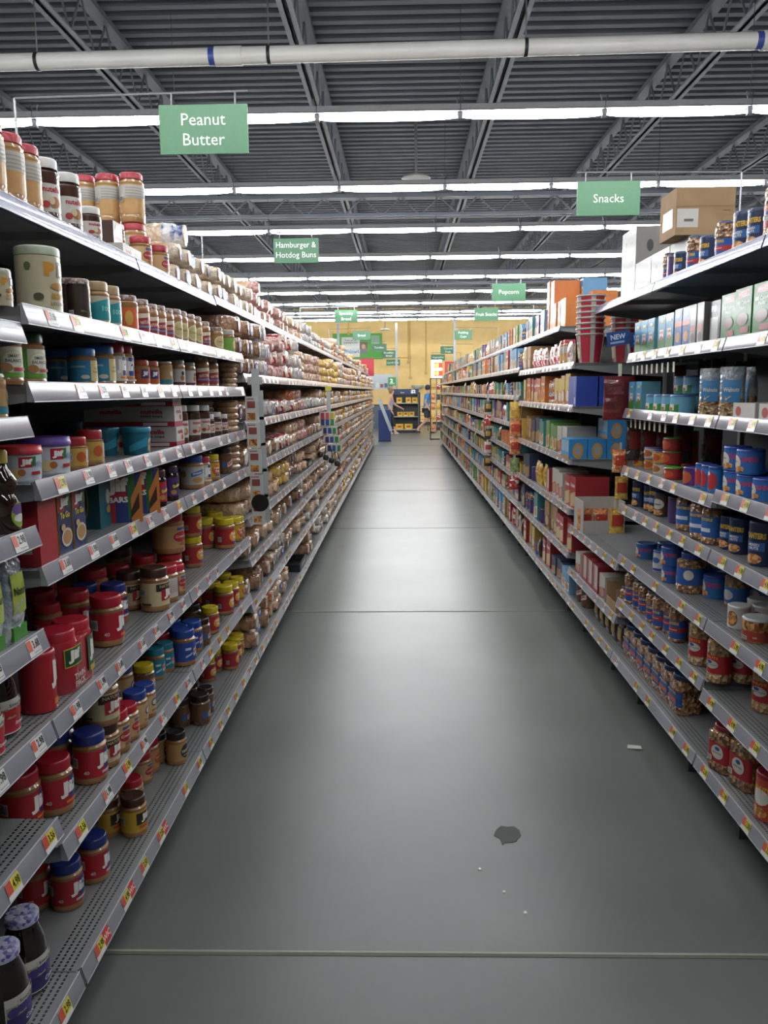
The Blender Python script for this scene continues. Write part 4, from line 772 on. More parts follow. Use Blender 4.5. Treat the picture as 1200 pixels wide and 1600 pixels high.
# upright pouches
def pouch(key, name, look, fm, bot=None, Wd=.13, H=.22, T=.05, tilt=0.0, clear=None, lab=None, labc=None, txt=None, cat='bag', cap=None, seed=0):
    r = random.Random(seed+9); mb = MB(); n, k = 12, 14; vs = []
    for i in range(n+1):
        t = i/n; th = T*(math.sin(math.pi*min(1, t*.9+.1))**.7 if t < .99 else .05)*(.55 if t > .9 else 1); th = max(th, .004)
        wd = Wd*(1-.06*math.sin(math.pi*t))
        for j in range(k):
            a_ = 2*math.pi*j/k; c_, s_ = math.cos(a_), math.sin(a_)
            vs.append((c_*th/2*(abs(c_)**-.2 if abs(c_) > .1 else 1)+r.uniform(-.003, .003)-tilt*t, s_*wd/2, t*H))
    for i in range(n):
        m = fm if not (clear and i < n*.38) else clear
        mb.add(vs, [(i*k+j, i*k+(j+1) % k, (i+1)*k+(j+1) % k, (i+1)*k+j) for j in range(k)], m, True)
    mb.add(vs, [tuple(range(k))[::-1], tuple(n*k+j for j in range(k))], fm)
    parts = []
    if lab:
        lb = MB(); d = Decal(lb, lambda u, v, o: (T*.46*math.sin(math.pi*min(1, v/H*.9+.1))**.7*math.cos(u/Wd*2.3)+o+.004-tilt*v/H, u, v), .02)
        vsn = 4
        for q in range(vsn): d.rect(-Wd*.34, Wd*.34, H*(.3+.11*q), H*(.3+.11*(q+1)), lab, off=.0008)
        if txt: d.l = 5; d.text(txt, 0, H*.55, H*.09, labc or 'e0dcd0', .03, w=Wd*.6)
        parts.append(('label', lb.build('label')))
    if cap: parts.append(('cap', MB().box(-.018, .018, -Wd*.36, Wd*.36, 0, .03, M(cap, .4, 0, .3)).build('cap')))
    reg(key, name, look, cat, mb.build(name, 3.2), parts, Wd, H, T)
pouch('nutpouch', 'nut_bag', 'blue-topped bag of nuts', SILVER, clear=PNUTS, Wd=.10, H=.20, T=.05, lab='3f86bc', txt='Walnuts')
pouch('squeeze', 'squeeze_pouch', 'green-capped fruit spread pouch', SILVER, Wd=.085, H=.20, T=.05, lab='a9b84c', txt='Natural', labc='2a3a1c', cap='3f8a24')
pouch('winepouch', 'jerky_bag', 'dark red hanging bag', WINEFILM, Wd=.15, H=.20, T=.03, seed=3)
pouch('jerky', 'jerky_bag', 'dark hanging snack bag', DARKFILM, Wd=.09, H=.20, T=.03, lab='7a2420', seed=4)
pouch('yelbag', 'snack_bag', 'yellow hanging snack bag', YELLOWFILM, Wd=.10, H=.17, T=.03, lab='b5382a', seed=5)
pouch('orangebag', 'snack_bag', 'orange chip bag', ORANGEFILM, Wd=.14, H=.2, T=.06, lab='b5382a', seed=6)
pouch('goldbag', 'snack_bag', 'gold chip bag', YELLOWFILM, Wd=.14, H=.2, T=.06, seed=7)
pouch('whitebag', 'snack_bag', 'white snack bag', WHITEFILM, Wd=.12, H=.17, T=.05, lab='a83a38', seed=8)
pouch('greenbag', 'snack_bag', 'green snack bag', GREENFILM, Wd=.12, H=.17, T=.05, seed=9)
pouch('darkbag', 'snack_bag', 'dark snack bag', DARKFILM, Wd=.12, H=.17, T=.05, lab='b08a3c', seed=10)
pouch('redbag', 'snack_bag', 'red snack bag', REDFILM, Wd=.12, H=.17, T=.05, seed=11)
for k in ('winepouch', 'jerky', 'yelbag', 'orangebag', 'goldbag', 'whitebag', 'greenbag', 'darkbag', 'redbag'): PR[k]['look'] = PR[k]['look']
# syrup bottle, popcorn bucket
mb = MB().lathe([(.032, 0), (.036, .008), (.036, .07), (.028, .085), (.034, .10), (.034, .115), (.018, .14), (.014, .15), (.014, .155)], SYRUP, 20)
cp = MB().lathe([(.018, .152), (.018, .176), (.015, .18), (.001, .18)], M('c9b04c', .4), 16, False)
lb = MB(); d = cyl(lb, .0366); d.ell(0, .04, .024, .028, '8aa43c'); d.ell(0, .052, .022, .013, '6a4a8a'); d.ell(0, .033, .018, .009, 'd8d4cc')
reg('syrup', 'syrup_bottle', 'dark syrup bottle', 'bottle', mb.build('syrup_bottle'), [('cap', cp.build('cap')), ('label', lb.build('label'))], .072, .18)
PR['syrup']['look'] = 'yellow-capped dark syrup bottle'
def tubpc():
    R = .09; h = .19; b = MB().lathe([(R*.72, 0), (R*.74, .004), (R*.98, h*.95), (R*1.06, h*.955), (R*1.06, h), (R*.96, h), (R*.70, .008), (.001, .007)], M('bdb8b0', .5), 28, False)
    lb = MB(); f = lambda u, v, o: ((R*(.74+.24*v/(h*.95))+o+.001)*math.cos(u/R), (R*(.74+.24*v/(h*.95))+o+.001)*math.sin(u/R), v)
    d = Decal(lb, f, .02)
    for k in range(5): d.rect(R*(-2.9+1.15*k), R*(-2.9+1.15*k+.8), .004, h*.93, 'a8283a')
    d.ell(0, h*.35, R*.5, h*.2, 'c9bf9a'); d.text('Popcorn', 0, h*.68, h*.14, 'e6e0d4', .03, w=R*1.1)
    reg('bucket_pop', 'popcorn_bucket', 'red-white popcorn bucket', 'bucket', b.build('popcorn_bucket'), [('label', lb.build('label'))], .19, .19)
tubpc(); PR['bucket_pop']['look'] = 'striped popcorn bucket'
# ================================================================ PLACEMENT
PL = []
def place(key, side, bi, nm, x, y, z, sc=1.0, row=0, lv=0, rz=None, label=None, jit=.18):
    r = RK.uniform(-jit, jit) if rz is None else rz
    PL.append(dict(k=key, side=side, bay=bi, sh=nm, x=x, y=y, z=z, sc=sc, row=row, lv=lv, rz=r, label=label))
def bay_of(side, y): return max(0, int((y-bay_y0(side, 0))/BAYW))
NEARL = "t,bigtan,-1.025,2.008,1,0,0,0 t,bigtan,-1.025,2.1,1,0,0,0 t,bigtan,-1.025,2.204,1,0,0,0 t,nutella,-1.018,2.303,0.88,0,0,0 t,nutella,-1.018,2.459,0.95,0,0,0 t,bigtan,-1.125,2.686,1,1,0,0 t,bigtan,-1.125,2.861,0.94,1,0,0 t,bigtan,-1.125,2.861,0.94,1,1,0.17 t,bigtan,-1.125,3.101,1.04,1,0,0 t,bigtan,-1.125,3.101,1.04,1,1,0.188 t,bigtan,-1.125,3.392,1.1,1,0,0 t,bigtan,-1.125,3.392,1.1,1,1,0.198 t,gvcream,-1.125,3.616,0.88,1,0,0 t,gvcream,-1.125,3.616,0.88,1,1,0.114 t,nutellas,-1.014,2.65,1,0,0,0 t,nutellas,-1.014,2.879,0.88,0,0,0 t,nutellas,-1.014,3.013,1,0,0,0 t,gvcream,-1.025,3.26,1,0,0,0 t,gvcream,-1.025,3.411,1,0,0,0 6,pbsmall,-0.875,1.769,0.95,0,0,0 6,pbbig,-0.9,2.029,0.97,0,0,0 6,pbblack,-0.96,2.357,1,1,0,0 6,pbblack,-0.88,2.224,0.86,0,0,0 6,tealjar,-0.88,2.356,1,0,0,0 6,tealjar,-0.88,2.453,1,0,0,0 6,orangejar,-0.885,2.617,0.94,0,0,0 6,smuck,-0.882,2.742,0.88,0,0,0 6,smuck,-0.882,2.844,0.85,0,0,0 6,smuck,-0.882,2.937,0.88,0,0,0 6,smuck,-0.882,3.036,0.88,0,0,0 6,cream,-0.882,3.133,1,0,0,0 6,cream,-0.882,3.218,1,0,0,0 6,cream,-0.882,3.337,1,0,0,0 6,cream,-0.882,3.444,1,0,0,0 6,smuck,-0.882,3.605,0.88,0,0,0 6,cream,-0.882,3.862,0.91,0,0,0 6,greenjar,-0.882,4.112,1,0,0,0 5,smart,-0.89,1.787,1,0,0,0 5,smart,-0.89,1.904,1,0,0,0 5,coco,-0.99,2.318,0.88,1,0,0 5,coco,-0.89,2.244,0.88,0,0,0 5,coco,-0.891,2.377,1,0,0,0 5,jifwhite,-0.881,2.46,1,0,0,0 5,jifwhite,-0.882,2.541,1,0,0,0 5,jifor,-0.887,2.716,0.87,0,0,0 5,jifor,-0.887,2.823,0.88,0,0,0 5,tanteal,-0.88,2.977,0.96,0,0,0 5,whitejar,-0.879,3.158,0.9,0,0,0 5,whitejar,-0.879,3.324,0.87,0,0,0 5,smuck,-0.882,3.534,1,0,0,0 5,smuck,-0.882,3.716,1,0,0,0 5,cream,-0.882,4.035,1.03,0,0,0 4,whip,-0.89,1.82,0.88,0,0,0 4,whipp,-0.895,1.981,1,0,0,0 4,skshort,-0.866,2.095,0.88,0,0,0 4,skshort,-0.883,2.244,1,1,0,0 4,bucket,-0.973,2.603,1,1,0,0 4,bucket,-0.88,2.632,1,0,0,0 4,bucket,-1.356,3.259,1,2,0,0 4,nutella,-0.882,3.161,0.95,0,0,0 4,nutella,-0.882,3.358,0.93,0,0,0 4,nutella,-0.882,3.534,0.91,0,0,0 4,nutellas,-0.879,3.614,0.94,0,0,0 4,nutellas,-0.879,3.753,1,0,0,0 4,nutellas,-0.879,3.903,0.88,0,0,0 4,nutellas,-0.879,4.05,1,0,0,0 3,skippyw,-0.88,3.316,1.06,0,0,0 3,skippyw,-0.99,3.938,0.98,1,0,0 3,peterhoney,-0.873,3.618,0.88,0,0,0 3,jifwhite,-0.868,3.439,0.95,0,0,0 3,darkskippy,-0.887,3.941,1,0,0,0 3,whitejar,-0.879,4.05,0.96,0,0,0 3,darkskippy,-0.887,4.265,0.88,0,0,0 3,gooberr,-0.863,2.785,1,0,0,0 3,gooberp,-0.863,2.938,1,0,0,0 2,jif,-0.912,2.362,1.06,0,0,0 2,jif,-1.038,2.43,1.05,1,0,0 2,jif,-1.084,2.701,1.12,2,0,0 2,jif,-1.184,2.528,1.09,2,0,0 2,jif,-1.089,2.35,0.91,1,0,0 2,jifblue,-0.97,2.586,0.94,1,0,0 2,jifnat,-0.98,2.768,0.95,1,0,0 2,jifnat,-0.884,2.753,1.06,0,0,0 2,gvwhite,-0.88,2.871,1.04,0,0,0 2,gvcream,-0.874,2.968,0.91,0,0,0 2,gvcream,-1.008,3.021,1.09,2,0,0 2,jifnat,-1.121,3.081,1.11,3,0,0 2,gvcream,-0.921,3.071,1.11,1,0,0 2,peterpan,-0.934,3.466,1,0,0,0 2,peterpan,-0.883,3.887,1.11,0,0,0 2,peterpan,-0.985,3.889,1.11,1,0,0 2,peterhoney,-0.875,4.065,0.94,0,0,0 2,peterhoney,-0.873,4.245,0.88,0,0,0 2,peterpan,-0.993,4.279,1.07,2,0,0 2,peterpan,-1.06,4.003,1,2,0,0 2,peterhoney,-0.971,4.477,0.96,1,0,0 1,jif,-0.958,1.849,1.03,0,0,0 1,jif,-0.912,1.936,0.99,0,0,0 1,jifblue,-0.883,2.101,0.98,0,0,0 1,jifblue,-1.009,2.192,0.93,1,0,0 1,jifblue,-1.04,2.367,0.99,2,0,0 1,jifnat,-0.875,2.193,0.88,0,0,0 1,jifnat,-0.957,2.337,0.85,1,0,0 1,gvcream,-0.878,2.281,1,0,0,0 1,gvcream,-0.872,2.367,0.87,0,0,0 1,gvblue,-0.873,2.456,0.94,0,0,0 1,gvblue,-0.87,2.544,0.87,0,0,0 1,gvblue,-0.992,2.662,1.07,1,0,0 1,peterdark,-0.931,2.724,0.87,0,0,0 1,skippyteal,-0.944,2.902,0.91,0,0,0 1,skippyteal,-0.931,2.985,0.88,0,0,0 1,skippy,-0.88,3.066,1.06,0,0,0 1,skippy,-0.924,3.148,0.98,1,0,0 1,gvpeach,-0.974,3.06,0.98,1,0,0 1,skippy,-0.889,3.23,0.96,0,0,0 1,darkskippy,-0.871,3.312,0.91,0,0,0 1,darkskippy,-0.959,3.49,1.02,1,0,0 1,peterpan,-0.873,3.484,0.9,0,0,0 1,peterpan,-0.88,3.801,1.04,0,0,0 1,peterpan,-0.953,3.865,1.06,1,0,0 1,peterpan,-0.875,3.939,0.93,0,0,0 1,peterhoney,-0.873,4.071,0.89,0,0,0 1,peterpan,-0.949,4.11,0.97,1,0,0 b,jifblue,-0.909,2.142,0.92,0,0,0 b,jifblue,-0.936,2.018,0.92,0,0,0 b,jif,-1.026,2.012,0.94,1,0,0 b,jif,-1.056,2.2,0.86,2,0,0 b,jifhoney,-0.871,2.382,0.92,0,0,0 b,jifhoney,-0.954,2.379,0.88,1,0,0 b,gvcream,-0.926,2.528,0.87,1,0,0 b,gvcream,-0.959,2.723,0.88,1,0,0 b,gvpeach,-0.963,2.81,1,1,0,0 b,darknat,-0.872,2.879,0.96,0,0,0 b,darknat,-0.948,2.891,0.87,1,0,0 b,darkskippy,-0.873,3.249,0.99,0,0,0 b,darkskippy,-0.952,3.222,0.92,1,0,0 b,darkskippy,-0.879,3.365,0.88,0,0,0 b,darkskippy,-0.961,3.438,0.89,1,0,0 b,peterpan,-0.965,3.759,0.88,1,0,0 b,peterpan,-0.962,3.889,0.88,1,0,0 b,peterpan,-0.89,3.933,0.96,0,0,0 b,peterpan,-0.896,4.051,0.91,0,0,0 b,peterhoney,-0.899,4.144,0.88,0,0,0 b,peterhoney,-0.904,4.287,0.88,0,0,0 b,reese,-0.864,4.217,0.87,0,0,0 3,skippyw,-0.977,3.311,1.06,1,0,0 3,skippyw,-1.074,3.312,1.06,2,0,0 3,skippyw,-1.084,3.937,0.98,2,0,0 3,jifwhite,-0.941,3.445,0.95,1,0,0 3,jifwhite,-1.013,3.435,0.95,2,0,0 3,darkskippy,-1.049,4.263,0.88,2,0,0 3,gooberr,-0.925,2.788,1,1,0,0 3,gooberp,-0.991,2.939,1,2,0,0 2,jif,-1.147,2.43,1.05,2,0,0 2,jif,-1.196,2.699,1.12,3,0,0 2,jif,-1.294,2.533,1.09,3,0,0 2,jifblue,-1.065,2.582,0.94,2,0,0 2,gvwhite,-1.056,2.87,1.04,2,0,0 2,peterpan,-1.03,3.469,1,1,0,0 2,peterpan,-1.091,3.887,1.11,2,0,0 2,peterpan,-1.156,4.008,1,3,0,0 2,peterhoney,-1.155,4.473,0.96,3,0,0 1,jif,-1.058,1.853,1.03,1,0,0 1,jif,-1.162,1.863,1.03,2,0,0 1,jifblue,-0.982,2.099,0.98,1,0,0 1,jifblue,-1.081,2.096,0.98,2,0,0 1,jifblue,-1.197,2.188,0.93,3,0,0 1,jifblue,-1.137,2.361,0.99,3,0,0 1,jifblue,-1.237,2.368,0.99,4,0,0 1,gvblue,-0.955,2.453,0.94,1,0,0 1,gvblue,-1.012,2.538,0.87,2,0,0 1,gvblue,-1.084,2.67,1.07,2,0,0 1,gvblue,-1.178,2.67,1.07,3,0,0 1,skippyteal,-1.083,2.99,0.88,2,0,0 1,skippy,-1.106,3.1,0.98,3,0,0 1,skippy,-0.978,3.241,0.96,1,0,0 1,darkskippy,-1.048,3.491,1.02,2,0,0 1,darkskippy,-1.137,3.494,1.02,3,0,0 1,peterpan,-1.051,3.867,1.06,2,0,0 1,peterpan,-1.152,3.868,1.06,3,0,0 1,peterpan,-1.038,4.1,0.97,2,0,0 b,jif,-1.215,2.014,0.94,3,0,0 b,jif,-1.144,2.205,0.86,3,0,0 b,jifhoney,-1.053,2.376,0.92,2,0,0 b,gvcream,-1.01,2.524,0.87,2,0,0 b,gvcream,-1.094,2.531,0.87,3,0,0 b,gvcream,-1.044,2.719,0.88,2,0,0 b,gvpeach,-1.151,2.824,1,3,0,0 b,darknat,-1.049,2.877,0.96,2,0,0 b,darkskippy,-1.031,3.228,0.92,2,0,0 b,darkskippy,-1.041,3.363,0.88,2,0,0 b,darkskippy,-1.125,3.442,0.89,3,0,0 b,peterpan,-1.05,3.763,0.88,2,0,0 b,peterpan,-1.135,3.755,0.88,3,0,0 b,peterpan,-1.043,3.893,0.88,2,0,0 b,peterpan,-0.984,4.049,0.91,1,0,0 b,peterhoney,-0.981,4.154,0.88,1,0,0 b,peterhoney,-1.066,4.146,0.88,2,0,0 b,peterhoney,-0.986,4.285,0.88,1,0,0 b,peterhoney,-1.071,4.284,0.88,2,0,0 2,bigcream,-0.921,3.071,1,1,1,0.144 2,peterpan,-0.934,3.466,1,0,1,0.135 1,jifnat,-0.875,2.193,1,0,1,0.128"
NEARR = "t,rednut,1.328,2.956,1.1,0,0,0 t,bluecan,1.323,3.104,1,0,0,0 t,bluecan,1.323,3.224,1.1,0,0,0 t,plbottle,1.32,3.424,0.96,0,0,0 t,bluecan,1.323,3.593,0.94,0,0,0 t,plbottle,1.32,3.757,0.98,0,0,0 t,bluecan,1.323,3.931,0.88,0,0,0 t,purplecan,1.323,4.013,1,0,0,0 t,plbottle,1.32,4.101,0.88,0,0,0 t,plbottle,1.32,4.26,0.85,0,0,0 3,bluecan,1.196,4.019,0.91,0,0,0 3,bluecan,1.212,3.884,0.88,0,0,0 3,bluecan,1.217,3.8,1,0,0,0 3,ovalcan,1.209,3.707,0.91,0,0,0 3,purplecan,1.21,3.51,0.96,0,0,0 3,nutbottle,1.187,3.323,1,1,0,0 3,nutbottle,1.173,3.123,1,0,0,0 3,nutbottle,1.182,3.026,0.98,0,0,0 3,bluecan,1.206,2.924,0.88,0,0,0 3,bluecan,1.209,2.845,0.92,0,0,0 3,bluecan,1.2,2.646,1.06,0,0,0 3,bluecan,1.374,3.017,0.98,1,0,0 4,tinor,1.226,4.127,0.93,0,0,0 4,tinor,1.233,3.957,0.96,0,0,0 4,tincream,1.208,3.741,0.91,0,0,0 4,tingreen,1.18,3.495,0.88,0,0,0 4,tingreen,1.226,3.653,0.86,1,0,0 4,tinpurple,1.187,3.274,1,0,0,0 4,canslim,1.189,3.175,1,0,0,0 4,canslim,1.183,3.094,1,0,0,0 4,canslim,1.186,3.032,1,0,0,0 4,tingreen,1.451,4.079,1.03,2,0,0 4,tingreen,1.532,4.004,1.01,2,0,0 4n,cashew,1.172,2.821,0.94,0,0,0 4n,cashew,1.173,2.717,0.91,0,0,0 4n,cashew,1.184,2.619,0.88,0,0,0 4n,cashew,1.41,3.335,1.1,1,0,0 2,cashflat,1.231,3.995,1.03,0,0,0 2,gvsmall,1.205,3.697,1,0,0,0 2,cashcan,1.184,3.481,0.88,0,0,0 2,cashcan,1.315,3.805,0.89,1,0,0 2,bignut,1.212,3.312,0.93,0,0,0 2,cashew,1.279,3.217,1.11,0,0,0 2,gvpouch,1.302,3.071,1,1,0,0 2,whitecup,1.198,2.794,0.92,0,0,0 2,whitecup,1.301,2.873,0.94,1,0,0 2,nuttray,1.196,2.642,0.96,0,0,0 1,plbottle,1.187,3.368,1.01,0,0,0 1,plbottle,1.196,3.482,0.94,0,0,0 1,plbottle,1.171,3.555,0.95,0,0,0 1,plbottle,1.171,3.661,0.88,0,0,0 1,plbottle,1.179,3.812,0.86,0,0,0 1,plbottle,1.174,3.891,0.88,0,0,0 1,plbottle,1.169,3.997,1,0,0,0 1,plbottle,1.171,4.084,1,0,0,0 1,rednut,1.176,3.073,1,0,0,0 1n,rednut,1.193,3.035,0.88,1,0,0 1n,rednut,1.174,2.881,0.95,0,0,0 1n,rednut,1.265,2.879,0.95,1,0,0 1n,rednut,1.257,2.675,1.01,0,0,0 b,squareblue,1.201,3.295,0.95,0,0,0 b,squarered,1.169,2.763,0.9,0,0,0 b,squarered,1.2,2.638,0.98,0,0,0 b,redcan,1.176,2.429,0.92,0,0,0 3,bluecan,1.279,4.02,0.91,1,0,0 3,bluecan,1.362,4.024,0.91,2,0,0 3,bluecan,1.293,3.889,0.88,1,0,0 3,bluecan,1.374,3.888,0.88,2,0,0 3,bluecan,1.308,3.801,1,1,0,0 3,bluecan,1.399,3.796,1,2,0,0 3,ovalcan,1.292,3.705,0.91,1,0,0 3,purplecan,1.298,3.505,0.96,1,0,0 3,purplecan,1.386,3.514,0.96,2,0,0 3,nutbottle,1.283,3.328,1,2,0,0 3,nutbottle,1.379,3.324,1,3,0,0 3,nutbottle,1.265,3.127,1,1,0,0 3,nutbottle,1.357,3.122,1,2,0,0 3,bluecan,1.287,2.916,0.88,1,0,0 3,bluecan,1.368,2.912,0.88,2,0,0 3,bluecan,1.552,3.018,0.98,3,0,0 4n,cashew,1.259,2.822,0.94,1,0,0 4n,cashew,1.261,2.723,0.91,1,0,0 4n,cashew,1.349,2.719,0.91,2,0,0 4n,cashew,1.269,2.622,0.88,1,0,0 2,cashflat,1.34,3.996,1.03,1,0,0 2,gvsmall,1.276,3.695,1,1,0,0 2,gvsmall,1.347,3.695,1,2,0,0 2,cashcan,1.269,3.487,0.88,1,0,0 2,cashcan,1.401,3.804,0.89,2,0,0 2,bignut,1.339,3.311,0.93,1,0,0 2,bignut,1.466,3.308,0.93,2,0,0 2,gvpouch,1.398,3.076,1,2,0,0 2,whitecup,1.282,2.789,0.92,1,0,0 2,nuttray,1.298,2.64,0.96,1,0,0 2,nuttray,1.4,2.639,0.96,2,0,0 1,plbottle,1.274,3.373,1.01,1,0,0 1,plbottle,1.276,3.481,0.94,1,0,0 1,plbottle,1.357,3.482,0.94,2,0,0 1,plbottle,1.336,3.556,0.95,2,0,0 1,plbottle,1.247,3.662,0.88,1,0,0 1,plbottle,1.254,3.812,0.86,1,0,0 1,plbottle,1.329,3.807,0.86,2,0,0 1,plbottle,1.25,3.889,0.88,1,0,0 1,plbottle,1.327,3.886,0.88,2,0,0 1,plbottle,1.341,4.002,1,2,0,0 1,plbottle,1.257,4.087,1,1,0,0 b,squareblue,1.331,3.296,0.95,1,0,0 b,squarered,1.283,2.764,0.9,1,0,0 b,squarered,1.328,2.642,0.98,1,0,0 b,squarered,1.456,2.633,0.98,2,0,0 b,redcan,1.274,2.433,0.92,1,0,0 b,redcan,1.372,2.428,0.92,2,0,0 4,tincream,1.233,3.957,1,0,1,0.053 4,tinor,1.208,3.741,1,0,1,0.05 4,tingreen,1.451,4.079,1,2,1,0.062 4,tingreen,1.532,4.004,1,2,1,0.061 4,tingreen,1.226,3.653,1,1,1,0.052 4,tingreen,1.226,3.653,1,1,2,0.112 4,tingreen,1.451,4.079,1,2,2,0.122 4n,cashew,1.173,2.717,1,0,1,0.077 4n,cashew,1.172,2.821,1,0,1,0.08 2,cashcan,1.184,3.481,1,0,1,0.075"
for side, txt in (('L', NEARL), ('R', NEARR)):
    for t in txt.split():
        s, k, x, y, sc, row, lv, dz = t.split(','); x, y, sc, dz = float(x), float(y), float(sc), float(dz); row, lv = int(row), int(lv)
        nm = s[0]; bi = bay_of(side, y); names = [n for n, _, _ in BAYS[(side, bi)]]
        if nm not in names: bi -= 1
        if side == 'L' and bi == 0: bi = 1
        if side == 'L' and bi == 3: bi = 2; y = min(y, 4.14)
        hi = nm in 't6543' and (side == 'L' or nm in '345')
        if side == 'L' and nm == 't': continue
        place(k, side, bi, nm, x, y, zof(side, bi, nm)+dz, sc, row, lv, rz=(RK.uniform(-.95, -.5) if hi else RK.uniform(-.6, -.2)) if side == 'L' else (RK.uniform(.2, .6) if hi else RK.uniform(.2, .55)))
can('skytub', 'snack_tub', 'sky-blue round snack tub', .10, .08, '34558f', '6aa4b8', lambda d, R, a_, b_: (d.quad(-R*.9, R*.9, a_, a_, a_+.02, a_+.035, '3f8a3a'), d.rect(-R*.3, R*.5, a_+.01, a_+.035, 'd6d2cc'), d.ell(R*.1, a_+.016, R*.25, .007, 'a8522a')), '6aa8c4', 'tub')
boxp('brownbox', 'shipping_carton', 'big brown shipping carton', .28, .24, .22, CARD, lambda d, W_, H: d.rect(-W_*.3, W_*.3, H*.2, H*.6, 'c9c6bf'), cat='carton', sidepaint=lambda d, W_, H: (d.rect(-W_*.48, -W_*.12, H*.16, H*.55, 'c9c6bf'), d.rect(-W_*.36, -W_*.2, H*.28, H*.34, '6a6660'), d.rect(W_*.3, W_*.42, H*.5, H*.52, '7a5a3c'), d.rect(-W_*.5, W_*.5, H*.60, H*.607, '8a6a48')))
boxp('carton', 'shipping_carton', 'plain white shipping carton', .28, .30, .22, '8a8781', lambda d, W_, H: (d.ell(-W_*.2, H*.6, W_*.07, H*.12, '3a3a38'), d.rect(W_*.1, W_*.3, H*.6, H*.64, '6a6660'), d.rect(W_*.1, W_*.34, H*.15, H*.4, 'dad8d2')), side='827f7a', cat='carton', sidepaint=lambda d, W_, H: (d.ell(-W_*.2, H*.5, W_*.07, H*.16, '3a3a38'), d.rect(W_*.1, W_*.3, H*.6, H*.64, '8a3a38')))
boxp('nutbox', 'display_tray', 'white tray of spread jars', .16, .20, .045, 'bdb9b2', lambda d, W_, H: (d.text('nutella', -W_*.2, H*.5, H*.4, 'a8303a', .02, w=W_*.3), d.rect(W_*.1, W_*.4, H*.3, H*.6, '5a5854')), side='b5b1aa')
boxp('nutcarton', 'snack_box', 'small boxed hazelnut snack', .10, .09, .075, 'a89a94', lambda d, W_, H: (d.text('nutella', 0, H*.3, H*.2, 'b5222e', .03, w=W_*.7), d.ell(0, H*.65, W_*.3, H*.25, 'b5794a')), side='4a2f28')
def P(key, side, y, nm, off=0.0, sc=1.0, row=0, lv=0, dz=0.0, rz=0.0, label=None, bi=None, X=None):
    bi = bay_of(side, y) if bi is None else bi
    s = SIDE[side][1]; pr = PR[key]
    x = X if X is not None else xlip(side, bi, nm)-s*(.008+pr['d']*sc/2+off)
    place(key, side, bi, nm, x, y, zof(side, bi, nm)+dz, sc, row, lv, rz, label)
# --- left, nearest bay
P('syrup', 'L', 1.700, 'n4', .0, label='yellow-capped dark syrup bottle on the nearest left bay')
P('squeeze', 'L', 1.70, 'n3', .01, bi=0); P('squeeze', 'L', 1.60, 'n3', .01, bi=0); P('squeeze', 'L', 1.50, 'n3', .01, bi=0)
P('straw', 'L', 1.690, 'n2', .035, .95, bi=0); P('straw', 'L', 1.565, 'n2', .01, bi=0); P('straw', 'L', 1.46, 'n2', .01, bi=0)
P('grape', 'L', 1.702, 'b', .045, bi=0); P('grape', 'L', 1.585, 'b', .035, bi=0); P('grape', 'L', 1.688, 'b', .16, bi=0, row=1); P('grape', 'L', 1.57, 'b', .15, bi=0, row=1)
P('pbbig', 'L', 1.66, 'n6', .02, .8, bi=0); P('tanteal', 'L', 1.7, 'n5', .01, bi=0)
# --- left, special boxes
P('redblank', 'L', 1.835, '3', .0, .95, bi=1); P('jiftogo', 'L', 1.965, '3', .015, bi=1); P('jiftogo', 'L', 2.048, '3', .012, bi=1); P('jiftogo', 'L', 1.965, '3', .125, row=1, bi=1)
P('tealwin', 'L', 2.345, '3', .055, bi=1); P('jifbars', 'L', 2.50, '3', .03, bi=1, rz=-1.15, X=-.895); P('jifbars', 'L', 2.68, '3', .03, bi=1, rz=-1.15, X=-.895)
for lv in range(3): P('nutmini', 'L', 3.035, '4', .01+.004*lv, dz=.0755*lv, lv=lv, bi=2)
P('nutbox', 'L', 3.05, 't', .0, bi=2); PL[-1]['y'] = 2.97; PL[-1]['bay'] = 1
P('nutcarton', 'L', 2.915, 't', .03, dz=.0455, lv=1, bi=1)
PL[:] = [p for p in PL if not (p['side'] == 'L' and p['sh'] == 't' and p['k'] == 'nutellas' and p['y'] > 2.8)]
P('nutellas', 'L', 3.015, 't', .04, .8, lv=1, dz=.0455, bi=1)
for i in range(4):
    for lv in range(2): P('bigtan', 'L', 3.30+.012*i, 't', X=-1.065-.1*i, sc=1.06, row=i, lv=lv, dz=.1908*lv, bi=2, rz=-.9)
P('gvcream', 'L', 3.43, 't', .0, bi=2, rz=-.6); P('gvcream', 'L', 3.41, 't', .11, row=1, bi=2, rz=-.6); P('gvcream', 'L', 3.41, 't', .11, row=1, lv=1, dz=.13, bi=2, rz=-.6); P('gvcream', 'L', 3.20, 't', .0, .95, bi=2, rz=-.7)
for x_, y_ in ((-1.012, 1.93), (-1.012, 2.035), (-1.012, 2.14), (-1.012, 2.235)): P('bigtan', 'L', y_, 't', X=x_, bi=1, sc=1.0, rz=-.8)
for y_ in (2.345, 2.50): P('nutella', 'L', y_, 't', X=-1.005, sc=1.1, bi=1, rz=-.8)
P('nutellas', 'L', 2.66, 't', X=-1.0, sc=1.05, bi=1, rz=-.8)
for y_ in (1.93, 2.035, 2.14): P('bigtan', 'L', y_, 't', X=-1.12, bi=1, row=1, rz=-.8)
